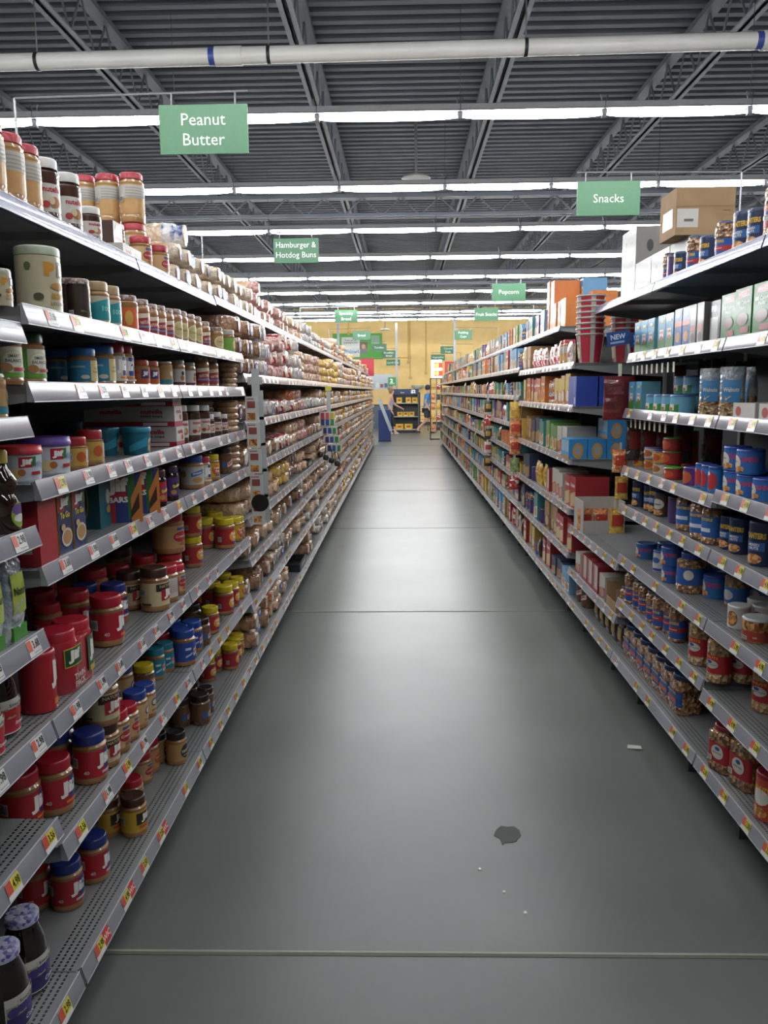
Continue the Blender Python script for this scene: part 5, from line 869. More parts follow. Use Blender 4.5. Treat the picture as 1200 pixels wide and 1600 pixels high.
# twin pack and red can
tp = MB()
for q, xx in ((0, -.055), (1, .055)): pass
def twin():
    mb = MB(); R = .052
    for yy in (-.048, .048): mb.lathe([(R*.95, 0), (R, .01), (R, .125), (R*.92, .137)], M('a82430', .25, 0, .8), 24, c=(0, yy))
    mb.box(-.03, .051, -.048, .048, .004, .128, M('a82430', .25, 0, .8))
    l = [MB().lathe([(R*.9, .132), (R*.92, .158), (R*.85, .163), (.001, .162)], M('b01f30', .38, 0, .3), 24, c=(0, yy)) for yy in (-.048, .048)]
    lb = MB(); d = Decal(lb, lambda u, v, o: ((.0528+o) if abs(u) < .045 else (.0528+o)*math.cos((abs(u)-.045)/R*.9), u, v), .012)
    d.quad(-.09, -.02, .07, .07, .12, .12, 'c9b430'); d.rect(-.088, -.022, .073, .117, '1f4a2c'); d.text('Jif', -.055, .096, .034, 'e6e2da', .06, w=.05); d.text('TWIN\nPACK', -.035, .03, .036, 'c9b4ac', .04, w=.06)
    d.quad(.02, .09, .02, .04, .12, .128, '2b5a35'); d.text('Jif', .055, .08, .06, 'e6e2da', .06, w=.05); d.rect(.03, .09, .025, .04, 'c9a432')
    reg('twin', 'peanut_butter_twin_pack', 'red shrink-wrapped twin pack', 'jar pack', mb.build('peanut_butter_twin_pack'), [('lid', l[0].build('lid')), ('lid', l[1].build('lid')), ('label', lb.build('label'))], .2, .163, .105)
twin()
P('twin', 'L', 2.02, '2', .012, 1.0, bi=1)
can('jifcan', 'peanut_butter_can', 'big red peanut butter can', .085, .15, 'a8202c', 'a8202c', lambda d, R, a_, b_: (d.rect(R*.25, R*1.1, a_+.03, b_-.01, NAVY), d.text('Jif', R*.25, a_+.085, .07, 'ece8de', .06, w=R*1.2), d.rect(-R*.2, R*.9, a_+.01, a_+.025, 'd87a30')), 'b0242e')
P('jifcan', 'L', 1.845, '2', .015, bi=1)
PL[:] = [p for p in PL if not (p['side'] == 'L' and p['sh'] == '2' and p['bay'] == 1 and p['k'] == 'jif' and p['y'] < 2.3 and p['x'] > -1.0)]
for i in range(3): P('bagels', 'L', 4.10, ['5', '4', '3'][i], .0, [.8, .95, .95][i], bi=2)
P('bagels', 'L', 4.10, '4', .125, .95, row=1, bi=2)
# --- bread bays
def zone(nm, y):
    r = RK.random()
    if y > 11: return RK.choice(['bun_pale', 'bun_tan', 'bun_tan', 'bun_red', 'loaf_white', 'bun_yellow', 'loaf_brown', 'loaf_yellow', 'bun_orange', 'bun_pale', 'loaf_tan'])
    Z = {'t': [(4.9, 'bun_blue'), (5.3, 'bun_blue'), (7, 'bun_red'), (8.2, 'bun_tan bun_red bun_orange'), (9.6, 'bun_pale loaf_white'), (99, 'bun_orange bun_pale bun_tan')],
         '6': [(4.75, 'loaf_dark'), (5.1, 'loaf_blue loaf_white'), (5.5, 'bun_red'), (6.0, 'loaf_red'), (6.9, 'bun_orange loaf_white bun_pale'), (8.6, 'bun_red bun_tan'), (99, 'bun_yellow loaf_yellow bun_tan')],
         '5': [(4.7, 'loaf_brown loaf_dark'), (5.1, 'loaf_white loaf_blue'), (6.3, 'loaf_red'), (6.9, 'bun_orange bun_red'), (8, 'bun_red loaf_white'), (99, 'bun_tan bun_pale loaf_white bun_yellow')],
         '4': [(4.6, 'loaf_tan'), (5.3, 'loaf_tan bun_tan'), (5.9, 'loaf_red'), (7, 'bun_tan bun_red'), (8, 'loaf_tan'), (99, 'bun_tan bun_yellow loaf_brown')],
         '3': [(4.9, 'bun_tan loaf_yellow'), (6.1, 'bun_yellow bun_tan'), (7, 'loaf_dark bun_tan'), (99, 'bun_tan loaf_tan bun_pale')],
         '2': [(5.4, 'loaf_brown bun_tan'), (6.5, 'loaf_tan loaf_dark'), (99, 'bun_tan loaf_brown bun_pale')],
         '1': [(4.8, 'bun_blue loaf_tan'), (5.6, 'bun_blue loaf_dark'), (6.8, 'bun_tan loaf_brown'), (99, 'bun_tan loaf_brown bun_pale')],
         'b': [(4.7, 'bun_blue loaf_tan'), (5.6, 'bun_orange bun_blue bun_tan'), (6.8, 'bun_tan loaf_tan'), (99, 'loaf_brown bun_tan bun_pale')]}[nm]
    for lim, ks in Z:
        if y < lim: return RK.choice(ks.split())
def fill_bread(bi, nm, y0, y1):
    spec = BAYS[('L', bi)]; zs = [z for _, z, _ in spec]; z = [z for n, z, _ in spec if n == nm][0]
    above = [q for q in zs if q > z+.01]; gap = (min(above)-z-.048) if above else .3
    y = y0; run = 0; k = None
    while y < y1-.10:
        if run <= 0: k = zone(nm, y+.06); run = RK.choice([1, 2, 2, 3, 4]) if nm not in ('t',) else 3
        pr = PR[k]; run -= 1
        if (nm == '3' and 6.95 < y+.06 < 7.45) or (nm == 'b' and 6.08 < y+.06 < 6.58): y += .13; continue
        if nm in ('1', 'b', '2', '3') and 5.5 < y < 8.4 and RK.random() < .18: y += .13; continue
        if RK.random() < .03: y += .08; continue
        n = max(1, min(3, int((gap+.015)/pr['h'])))
        if nm == 't': n = 2 if RK.random() < .92 else 3
        elif RK.random() < .15: n = max(1, n-1)
        off = RK.uniform(-.01, .03); dz = 0
        for lv in range(n):
            kk = k if (lv == 0 or nm == 't' or RK.random() < .7) else zone(nm, y+.06)
            p2 = PR[kk]; sc = RK.uniform(.93, 1.0)
            if dz+p2['h']*sc > gap+.03 and nm != 't': break
            P(kk, 'L', y+.063, nm, max(0, off+RK.uniform(-.01, .02)), sc, 0, lv, dz, RK.uniform(-.12, .12), bi=bi); dz += p2['h']*sc*.97
        y += .128
fill_bread(2, 't', 3.56, 4.16)
for bi in range(3, NB+1):
    y0 = bay_y0('L', bi)+.015
    for nm, z, d in BAYS[('L', bi)]: fill_bread(bi, nm, y0, y0+BAYW-.02)
P('loaf_blue', 'L', 3.90, 't', .05, 1.1, 0, 2, .192, bi=2, label='big white and blue bread bag behind the buns on the top shelf')
# black trays
boxp('btray', 'bakery_tray', 'empty black bakery tray', .42, .40, .05, '25282a', None, side='25282a')
def traymesh():
    m_ = M('232628', .45); mb = MB().box(-.22, .22, -.2, .2, 0, .008, m_)
    for a_ in ((-.22, .22, -.2, -.19), (-.22, .22, .19, .2), (-.22, -.21, -.19, .19), (.21, .22, -.19, .19)): mb.box(a_[0], a_[1], a_[2], a_[3], .008, .06, m_)
    mb.box(.2202, .2215, -.12, .12, .018, .045, M('8f9494', .5)); return mb.build('bakery_tray')
PR['btray'].update(body=traymesh(), d=.44)
P('btray', 'L', 7.20, '3', .0, bi=5, label='empty black bakery tray on the fourth shelf up, sixth left bay'); P('btray', 'L', 6.33, 'b', .0, bi=4, label='empty black bakery tray on the bottom shelf, fifth left bay')
PL[:] = [p for p in PL if not (p['side'] == 'R' and p['k'] == 'rednut' and p['row'] == 1 and abs(p['y']-3.035) < .03 and p['x'] < 1.22)]
# --- right, hand placed
for y in (4.02, 3.915, 3.81, 3.655, 3.55): P('gvskybox', 'R', y, '6', .01, bi=1)
for y in (3.44, 3.345): P('fig', 'R', y, '6', .01, .95, bi=1)
P('brownbox', 'R', 3.3, '6', .2, .9, row=1, bi=1, rz=0, label='wide blue-edged case behind the cookie boxes, fifth right shelf'); PL.pop()
for y in (3.255, 3.175): P('barbox', 'R', y, '6', .005, bi=1)
P('p3', 'R', 3.07, '6', .02, 1, bi=1, label='black box reading P3 on the sixth right shelf')
P('hundred', 'R', 2.945, '6', .02, bi=1); P('hundred', 'R', 2.775, '6', .0, bi=0); P('hundred', 'R', 2.63, '6', .0, bi=0); P('hundred', 'R', 2.5, '6', .0, bi=0)
for y in (4.02, 3.90): P('gvskybox', 'R', y, '5', .0, .9, bi=1)
for y in (3.77, 3.655, 3.54, 3.43): P('skytub', 'R', y, '5', .0, bi=1)
for y in (3.72, 3.6, 3.4): P('skytub', 'R', y, '5', .11, row=1, bi=1); P('skytub', 'R', y, '5', .11, dz=.0805, row=1, lv=1, bi=1)
P('nutpouch', 'R', 3.13, '5', .03, .9, bi=1, rz=1.0); P('nutpouch', 'R', 2.93, '5', .03, .9, bi=1, rz=1.0); P('nutpouch', 'R', 3.0, '5', .12, .9, row=1, bi=1)
P('sign_tray', 'R', 2.70, '5', .0, bi=0); P('sign_tray', 'R', 2.5, '5', .0, bi=0)
P('nutpouch', 'R', 2.69, '5', .16, .95, row=1, bi=0, rz=1.0); P('nutpouch', 'R', 2.5, '5', .16, .95, row=1, bi=0, rz=1.0)
for y in (3.95, 3.8, 3.65, 3.5): P('orangebag', 'R', y, '2', .30, .9, row=2, bi=1)
PL[:] = [p for p in PL if not (p['side'] == 'R' and p['sh'] == 't' and p['y'] > 4.2)]
for i, y in enumerate((4.17, 4.48, 4.79, 5.10)): P('carton', 'R', y, 't', X=1.53, bi=1 if y < 4.2 else 2)
P('carton', 'R', 5.10, 't', X=1.53, dz=.2205, lv=1, bi=2, sc=1.0)
P('brownbox', 'R', 4.16, 't', X=1.46, dz=.2205, lv=1, bi=1, label='big brown shipping carton stacked on white cartons on the right')
P('redbag', 'R', 4.42, 't', X=1.5, dz=.2205, lv=1, bi=2, sc=.9)
# bay c
PL[:] = [p for p in PL if p['k'] != 'squareblue']
for i in range(7): P('squareblue', 'R', 3.30+.1195*i, 'b', .03, bi=1, rz=.04)
for y in (4.62, 4.76, 4.9): P('redcarton', 'R', y, '1', .0, .95, bi=2)
P('whitecr_s', 'R', 4.45, '1', .0, 1, bi=2); P('whitecr_s', 'R', 5.08, '1', .0, 1, bi=2)
P('darkskippy', 'R', 4.98, 'b', .02, 1.2, bi=2); P('darkskippy', 'R', 5.12, 'b', .02, 1.2, bi=2)
for i, y in enumerate((4.17, 4.3, 4.43, 4.56, 4.69)): P('darkbag', 'R', y, 'b', .04, .85, bi=2); P('darkbag', 'R', y, 'b', .12, .85, row=1, bi=2)
def opentray(w_, d_, h_, m_, name):
    mb = MB().box(-d_/2, d_/2, -w_/2, w_/2, 0, .006, m_)
    for a_ in ((-d_/2, d_/2, -w_/2, -w_/2+.005), (-d_/2, d_/2, w_/2-.005, w_/2), (-d_/2, -d_/2+.005, -w_/2+.005, w_/2-.005)): mb.box(*a_, .006, h_, m_)
    mb.box(d_/2-.005, d_/2, -w_/2+.005, w_/2-.005, .006, h_*.4, m_); return mb.build(name)
reg('brtray', 'display_tray', 'open brown cardboard tray', 'box', opentray(.2, .3, .13, CARD, 'display_tray'), [], .2, .13, .3)
P('brtray', 'R', 4.25, '1', .0, bi=2)
reg('whtray', 'display_tray', 'open white cracker display tray', 'box', opentray(.26, .26, .20, M('b5b0a8', .6), 'display_tray'), [], .26, .2, .26)
P('whtray', 'R', 5.10, '2', .0, bi=2, rz=math.pi/2, label='open white display tray of orange crackers on the third right bay')
for i in range(3): P('orangebag', 'R', 5.06, '2', X=1.16+.1*i, bi=2, sc=.7, dz=.0065, rz=math.pi/2, row=0); PL[-1]['lab2'] = i
# bay d, e
for i in range(2): P('royal', 'R', 5.42, '4', X=1.205+.15*i, bi=3, rz=math.pi/2, row=i)
for i in range(4): P('gold', 'R', 5.44, '3', X=1.16+.125*i, bi=3, rz=math.pi/2, row=i)
for i in range(2): P('gold', 'R', 5.44, '3', X=1.41+.125*i, bi=3, rz=math.pi/2, row=2+i, lv=1, dz=.1305)
for j in range(8): P('bucket_pop', 'R', 5.40, '5', X=1.24, bi=3, dz=.035*j, lv=j)
for j in range(6): P('bucket_pop', 'R', 5.42, '5', X=1.47, bi=3, dz=.035*j, lv=j, row=1)
BX = [k for k, *_ in SB]
def fill_boxes(bi, nm, y0, y1, pool=None, dens=.94):
    spec = BAYS[('R', bi)]; zs = [z for _, z, _ in spec]; z = [z for n, z, _ in spec if n == nm][0]
    above = [q for q in zs if q > z+.01]; gap = (min(above)-z-.055) if above else .34
    y = y0; run = 0; k = None
    while True:
        if run <= 0:
            r = RK.random()
            if pool: k = RK.choice(pool)
            elif r < .62: k = RK.choice(BX)+('' if gap > .22 else '_s')
            elif r < .78: k = RK.choice(['cashew', 'purplecan', 'bluecan', 'reese', 'ovalcan', 'plbottle', 'rednut'])
            else: k = RK.choice(['orangebag', 'goldbag', 'whitebag', 'greenbag', 'darkbag', 'redbag'])
            run = RK.choice([1, 2, 2, 3])
        pr = PR[k]; run -= 1; sc = RK.uniform(.9, 1.05)
        if pr['h']*sc > gap: sc = gap/pr['h']*.97
        if y+pr['w']*sc > y1: break
        if RK.random() > dens: y += pr['w']*.7; continue
        if pr['cat'] == 'snack_bag' or k.endswith('bag'): sc = min(sc, 1)
        yc = y+pr['w']*sc/2; off = RK.uniform(0, .03)
        P(k, 'R', yc, nm, off, sc, 0, 0, 0, RK.uniform(-.05, .05), bi=bi)
        if pr['name'] == 'snack_box' and pr['h']*sc*2 < gap and RK.random() < .6: P(k, 'R', yc, nm, off, sc, 0, 1, pr['h']*sc+.0005, 0, bi=bi)
        y += pr['w']*sc+.006
RN = {3: {'b': ['tancr_s', 'bluecr_s', 'redcr', 'darkcr_s'], '1': ['redcr', 'yellowcr', 'tancr', 'bluecr'], '2': ['redcr', 'redcarton', 'cheese', 'whitecr', 'bluecr'], '3': ['redcarton', 'greencr', 'whitecr'], '4': ['whitecr', 'rednut', 'yellowcr'], '5': ['bigtan', 'whitebag', 'redbag', 'darkbag']},
      4: {'5': ['yellowcr', 'tancr', 'redbag', 'yellowcr'], '4': ['yellowcr', 'cheese', 'redcr'], 't': ['cheese', 'cheese', 'bluecr', 'bluecr']}}
for bi in (3, 4):
    y0 = bay_y0('R', bi)+.01
    for nm, z, d in BAYS[('R', bi)]:
        ys = {('3', 3): 5.62, ('4', 3): 5.55, ('5', 3): 5.55}.get((nm, bi), y0)
        fill_boxes(bi, nm, ys, y0+BAYW-.02, RN.get(bi, {}).get(nm))
# tall boxes on the top shelf of the fifth bay
for i in range(6):
    for lv in range(2 if i < 2 else 3): P('bluecr_s' if i % 3 else 'cheese_s', 'R', 6.62+.175*i, 't', .245, 1.0, row=1, bi=4, lv=lv, dz=.1405*lv)
PL[:] = [p for p in PL if not (p['side'] == 'R' and p['bay'] == 4 and p['sh'] == 't' and p['lv'] == 1 and p['row'] == 0)]
for p in [p for p in PL if p['side'] == 'R' and p['bay'] == 4 and p['sh'] == 't' and p['row'] == 0 and p['k'] == 'cheese' and p['y'] > 7.0]:
    place(p['k'], 'R', 4, 't', p['x'], p['y'], p['z']+PR['cheese']['h']*p['sc']+.0005, p['sc'], 0, 1, p['rz'])
for bi in range(5, NB):
    y0 = bay_y0('R', bi)+.01
    for nm, z, d in BAYS[('R', bi)]: fill_boxes(bi, nm, y0, y0+BAYW-.02)
# hung bags
HUNG = [('winepouch', 1.10, 4.12, 1.395, 1.1), ('orangebag', 1.12, 4.13, 1.125, .6), ('yelbag', 1.13, 4.13, .985, .7), ('jerky', 1.18, 4.10, 1.19, 1.0), ('jerky', 1.24, 4.06, 1.19, 1.0), ('jerky', 1.30, 4.00, 1.19, 1.0), ('jerky', 1.36, 3.9, 1.19, 1.0), ('jerky', 1.42, 3.7, 1.19, 1.0),
        ('jerky', 1.36, 4.0, 1.54, .7), ('jerky', 1.42, 3.85, 1.54, .7), ('jerky', 1.40, 3.62, 1.54, .7), ('darkbag', 1.40, 3.35, 1.53, .75), ('yelbag', 1.12, 4.16, .80, .8)]
ROLLED = [('darkbag', .86, 10.3), ('darkbag', .87, 8.2)]
tabm = MB().box(-.001, .001, -.008, .008, 0, .06, M('c9c6b8', .5)).build('hang_tab')
hcount = {}
def hang(k, x, y, z, sc, side='R', lab=None):
    pr = PR[k]; o = put(pr['name'], pr['body'], None, (x, y, z), -math.pi/2, sc)
    for pn, pm in pr['parts']: put(pn, pm, o)
    put('hang_tab', tabm, o, (0, 0, pr['h']-.004)); hcount[k] = hcount.get(k, 0)+1
    return o, pr
for (k, x, y, z, sc) in HUNG:
    o, pr = hang(k, x, y, z, sc)
    tag(o, '%s on a peg among the nearest right bays, %s of its kind' % (pr['look'], ordw(hcount[k])), pr['cat'], 'bags hanging on pegs')
# bags hanging on strips far down the right side
for bx, by in ((1.08, 7.70), (1.08, 10.13)):
    st_ = 'first' if by < 9 else 'second'
    for j in range(5):
        k = ['goldbag', 'orangebag', 'orangebag', 'greenbag', 'redbag'][j] if by < 9 else ['darkbag', 'redbag', 'darkbag', 'whitebag', 'darkbag'][j]
        o, pr = hang(k, bx, by, 1.28-.17*j, .8)
        tag(o, '%s clipped on the %s right side strip, %s from its top' % (pr['look'], st_, ordw(j+1)), pr['cat'], 'bags on the clip strips')
    thing('clip_strip', MB().box(-.012, .012, -.002, .002, 0, 1.0, M('b9b9b4', .5)), 'thin pale clip strip hanging at the %s strip of right side bags' % st_, 'clip strip', (bx, by+.04, .55))
# ---- instantiate
keep = []; grid = {}
for p in sorted(PL, key=lambda p: 0 if p['k'] == 'bagels' else 1):
    if p['side'] == 'L' and p['y'] < 4.3 and p['sh'] != 't' and p['k'] != 'bagels':
        r0 = PR[p['k']]['w']*p['sc']/2; bad = False
        for q in grid.get((p['bay'], p['sh'], p['lv']), []):
            if math.hypot(p['x']-q['x'], p['y']-q['y']) < r0+PR[q['k']]['w']*q['sc']/2-.016: bad = True
        if bad and (p['y'] > 3.95): continue
    grid.setdefault((p['bay'], p['sh'], p['lv']), []).append(p) if p['side'] == 'L' else None
    keep.append(p)
PL = keep
LIM = 300
PL.sort(key=lambda p: p['y'])
cnt = {}; rank = {}; stuff = {}
tot = {}
for p in PL:
    kk = (p['side'], p['bay'], p['sh'], p['row'], p['lv'], PR[p['k']]['look']); tot[kk] = tot.get(kk, 0)+1
def nlook(s): return s
for p in PL:
    pr = PR[p['k']]; s = SIDE[p['side']][1]
    kk = (p['side'], p['bay'], p['sh'], p['row'], p['lv'], pr['look']); rank[kk] = rank.get(kk, 0)+1
    p['rank'] = rank[kk]; p['tot'] = tot[kk]; cnt[pr['name']] = cnt.get(pr['name'], 0)+1
    ang = p['rz']+(0 if s > 0 else math.pi)
    if cnt[pr['name']] > LIM:
        stuff.setdefault(pr['name'], []).append((pr, p, ang)); continue
    o = put(pr['name'], pr['body'], None, (p['x'], p['y'], p['z']), ang, p['sc'])
    small = p['y'] > 14
    if not small:
        for pn, pm in pr['parts']: put(pn, pm, o)
    if p['label']: lab = p['label']
    else:
        words = [pr['look']]
        if p['tot'] > 1: words.append(ordw(p['rank'])+' along')
        if p['lv']: words.append('stacked' if p['lv'] == 1 else 'stacked '+ordw(p['lv']+1)+' up')
        if p['row']: words.append(ordw(p['row']+1)+' row')
        nm = p['sh']; names = [n for n, _, _ in BAYS[(p['side'], p['bay'])]]
        words.append('bottom shelf' if nm == 'b' else ('top shelf' if nm == 't' else ordw(names.index(nm)+1)+' shelf up'))
        words.append('%s %s bay' % (ordw(p['bay']+1), 'left' if s > 0 else 'right'))
        lab = ', '.join(words)
        if len(lab.split()) > 16: lab = lab.replace(' shelf up', ' shelf')
        if len(lab.split()) > 16: lab = lab.replace('peanut butter ', '')
        for cut in ('small ', 'dark ', ' up', 'snack '):
            if len(lab.split()) > 16: lab = lab.replace(cut, '' if cut != ' up' else '', 1)
    tag(o, lab, pr['cat'], '%s on the %s shelves' % (pr['group'], 'left' if s > 0 else 'right'))
for nm, lst in stuff.items():
    mats = []; vs = []; fs = []; ms = []; sm = []; off = 0
    for pr, p, ang in lst:
        T = Matrix.Translation((p['x'], p['y'], p['z'])) @ Matrix.Rotation(ang, 4, 'Z') @ Matrix.Scale(p['sc'], 4)
        me = pr['body']; idx = []
        for m in me.materials:
            if m not in mats: mats.append(m)
            idx.append(mats.index(m))
        vs += [tuple(T @ v.co) for v in me.vertices]
        for f in me.polygons: fs.append(tuple(off+i for i in f.vertices)); ms.append(idx[f.material_index]); sm.append(f.use_smooth)
        off += len(me.vertices)
    me = bpy.data.meshes.new(nm+'_mass'); me.from_pydata(vs, [], fs)
    for m in mats: me.materials.append(m)
    me.polygons.foreach_set('material_index', ms); me.polygons.foreach_set('use_smooth', sm); me.update()
    o = put('far_'+nm, me); tag(o, 'the many %ss on the farthest shelves at the end of the aisle' % nm.replace('_', ' '), PR[lst[0][1]['k']]['cat'], None, 'stuff')
print('placed', len(PL), {k: v for k, v in cnt.items() if v > 60})
# ================================================================ SPECIALS ON THE SHELVES
WP = M('b4b8b6', .5)
o = put('hanging_display_strip', None, None, (-.765, 4.165, .93))
mb = MB().box(-.010, .030, -.003, .003, .58, .74, WP).box(-.03, .045, -.005, -.0031, .66, .70, WP); put('backing', mb.build('backing'), o)
for i in range(5):
    z1 = .60-.135*i; cm = MB().box(-.045+.004*i, .022+.004*i, -.010, -.006, z1-.13, z1, M('c3c6c2', .5)).box(.022+.004*i, .048+.004*i, -.006, -.003, z1-.12, z1+.03, M('a9b0b2', .5))
    for j in range(2): cm.box(-.036+.004*i, .006+.004*i, -.011, -.0101, z1-.06-.06*j, z1-.025-.06*j, SNACKPIC if j else M('8f4a44', .5))
    cm.box(-.040+.004*i, .0+.004*i, -.011, -.0101, z1-.016, z1-.010, M('a8646a', .5)); put('picture_card', cm.build('picture_card'), o)
put('black_disc', MB().tube((.015, -.012, .045), (.015, .012, .045), .046, M('181a1a', .4), 24).build('black_disc'), o)
tag(o, 'white hanging strip of picture cards with black disc between jars and bread', 'display strip')
o = put('hanging_display_strip', None, None, (-.71, 7.80, .80))
put('backing', MB().box(-.02, .02, 0, .004, .5, .78, WP).box(-.03, .03, -.004, -.001, .76, .80, M('c9c94a', .5)).build('backing'), o)
CL = [('a82c4a', 'c0504a', 'c9b02c'), ('2c2f6a', '2c4a8a', '2f8a4a'), ('3a3060', '34508f', '2f8a4a'), ('2c2f6a', '2c4a8a', '2a8050')]
for i in range(4):
    z1 = .56-.085*i-(.06 if i else 0); hh = .14 if i == 0 else .075; x0 = -.09+.02*i
    cm = MB().box(x0, x0+.15, -.006, -.002, z1-hh, z1, M('c6c4bc', .5))
    for j in range(3):
        cm.box(x0+.014+.046*j, x0+.046+.046*j, -.014, -.0062, z1-hh+.008, z1-.012 if i else z1-.075, M(CL[max(1, i)][j], .35, 0, .5))
        if i == 0: cm.box(x0+.014+.046*j, x0+.046+.046*j, -.014, -.0062, z1-.07, z1-.012, M(CL[0][j], .35, 0, .5))
    put('marker_card', cm.build('marker_card'), o)
tag(o, 'hanging strip of colourful marker cards far along the left shelves', 'display strip')
for i in range(4):
    mb = MB().tube((0, 0, .14), (.02*(i-1.5), 0, .05), .004, M('18191a', .4)); mb.lathe([(.001, -.004), (.026, .004), (.03, .03), (.02, .05), (.001, .055)], M('18191a', .4), 14)
    o = thing('ladle', None, 'black hanging kitchen ladle below the marker cards, %s from left' % ordw(i+1), 'ladle', (-.80+.055*i, 7.78, .92-.03*i), 0, 'black ladles on the strip')
    put('ladle_bowl', mb.build('ladle_bowl'), o)
for i, (x, y, ax) in enumerate(((1.08, 4.10, .3), (1.20, 4.12, -.1))):
    mb = MB().box(-.06, .06, -.001, .001, -.035, .035, M('27457f', .5)); d = Decal(mb, lambda u, v, q: (u, -.0012-q, v), 1); d.l = 0; d.text('NEW', .0, .008, .026, 'c9d0dc', .03, w=.08); d.rect(-.045, .03, -.024, -.014, '8fa4c8')
    o = thing('shelf_card', mb, 'blue shelf card reading NEW, %s of two on the right' % ordw(i+1), 'card', (x, y, 1.80)); o.rotation_euler = (0, -.15, .2)
    put('bracket', MB().box(.05, .058, -.001, .012, -.1, .0, M('8d8d8d', .4)).build('bracket'), o)
for i, (y, nm) in enumerate(((6.75, '3'), (6.35, '1'), (6.0, 'b'), (7.05, '2'))):
    bi = bay_of('L', y)
    yy0, yy1 = y-.2, y+.2
    z = zof('L', bi, nm)
    near = [q for q in bpy.data.objects if False]
# ================================================================ FAR END OF THE AISLE
def card(name, lab, x, y, z, w_, h_, col, cat='sign', parts=None):
    mb = MB().box(-w_/2, w_/2, -.01, .01, 0, h_, M(col, .5)); o = thing(name, mb, lab, cat, (x, y, z)); return o
o = card('end_topper', 'red square sign at the far end of the left shelves', -1.02, 23.65, 1.99, .42, .50, 'b8323c')
put('leg', MB().box(-.01, .01, -.006, .006, -1.99, 0, M('6a6a6c', .4)).build('leg'), o)
o = card('end_topper', 'red wide sign at the far end of the right shelves', 1.55, 24.6, 1.80, .50, .62, 'b8323c')
put('leg', MB().box(-.01, .01, -.006, .006, -1.80, 0, M('6a6a6c', .4)).build('leg'), o)
# lit price sign
LIT = emis('backlit_white_panel', 'fff6ee', 2.6); LITR = emis('backlit_red_panel', 'd02a20', 1.3); LITY = emis('backlit_yellow_digits', 'ffd23a', 2.2)
o = put('lit_price_sign', MB().box(-.19, .19, -.03, .03, 0, .66, LIT).build('lit_price_sign'), None, (1.29, 30.2, 2.02))
tag(o, 'backlit white sign with red panels and yellow digits by right shelves', 'sign')
for k in range(2):
    p = put('red_panel', MB().box(-.1, .22, -.04, -.031, .07+.29*k, .27+.29*k, LITR).build('red_panel'), o); t = MB(); d = Decal(t, lambda u, v, q: (u, -.042-q, v), 1); d.text('8', .03, .17+.29*k, .14, LITY, .08); d.text('E', -.05, .17+.29*k, .10, LITY, .06); put('digits', t.build('digits'), p)
put('pole', MB().box(-.02, .02, -.02, .02, -2.02, 0, M('6a6a6c', .4)).build('pole'), o)
# thank-you board on the wall
t = MB().box(-1.12, 1.12, -.03, 0, 0, 1.15, M('58a045', .6)); o = thing('wall_sign', t, 'large green board thanking shoppers on the yellow back wall', 'sign', (-2.0, 36.99, 3.0))
t = MB().box(-.72, .10, -.045, -.031, .1, .98, M('d3d5cf', .6)); pn = put('white_panel', t.build('white_panel'), o)
t = MB(); d = Decal(t, lambda u, v, q: (u, -.046-q, v), 1); d.text('Thank you for\nshopping at your', -.31, .78, .22, '4a5a52', .01, w=.66); d.text('Walmart', -.28, .36, .17, '2f6aa0', .03, w=.7); put('lettering', t.build('lettering'), pn)
t = MB().box(.1, .45, -.045, -.031, .25, .75, M('7a6a58', .7)); d = Decal(t, lambda u, v, q: (u, -.046-q, v), 1); d.l = 0; d.ell(.27, .55, .09, .12, 'b58a6a'); d.rect(.15, .4, .27, .42, '3f4a52'); put('photo_panel', t.build('photo_panel'), o)
put('star_panel', MB().box(.62, 1.0, -.045, -.031, .6, 1.05, M('8fae92', .6)).build('star_panel'), o)
# poles
for i, (px, y, zb, lab) in enumerate(((531, 33.0, 0, 'white steel column left of the aisle end'), (620, 34.0, 0, 'white steel column behind the checkout'), (709, 32.0, 0, 'white steel column right of the lit price sign'))):
    x = (px-628)*y/1250
    o = thing('column', MB().box(-.045, .045, -.045, .045, 0, 4.34, M('a9adb2', .5)), lab, 'column', (x, y, .003)); put('base_plate', MB().box(-.1, .1, -.1, .1, 0, .02, M('7a7d80', .5)).build('base_plate'), o)
# conduits and boxes on the wall
CM = M('c9a868', .6)
for i, (x, z0, z1) in enumerate(((.38, 2.2, 4.9), (.30, 2.9, 4.9), (1.1, 2.4, 4.9), (-2.4, 4.2, 5.0))):
    o = thing('wall_conduit', MB().tube((0, 0, z0), (0, 0, z1), .018, CM, 8), 'thin yellow conduit running up the back wall, %s in reading order' % ordw(i+1), 'conduit', (x, 36.97, 0))
    put('junction_box', MB().box(-.06, .06, -.03, .02, z0-.12, z0, CM).build('junction_box'), o)
o = thing('wall_conduit', MB().tube((-1.6, 0, 3.05), (.38, 0, 3.05), .014, CM, 8), 'horizontal yellow conduit across the back wall', 'conduit', (0, 36.97, 0)); put('junction_box', MB().box(.32, .44, -.03, .02, 2.98, 3.12, CM).build('junction_box'), o)
t = MB().lathe([(.001, 0), (.12, .02), (.24, .09), (.29, .17), (.29, .19), (.25, .17), (.001, .1)], M('b7bfae', .6), 24, False, sy=.6)
thing('wall_lamp', t, 'pale bowl-shaped wall lamp on the yellow wall', 'lamp', (.72, 36.82, 1.62))
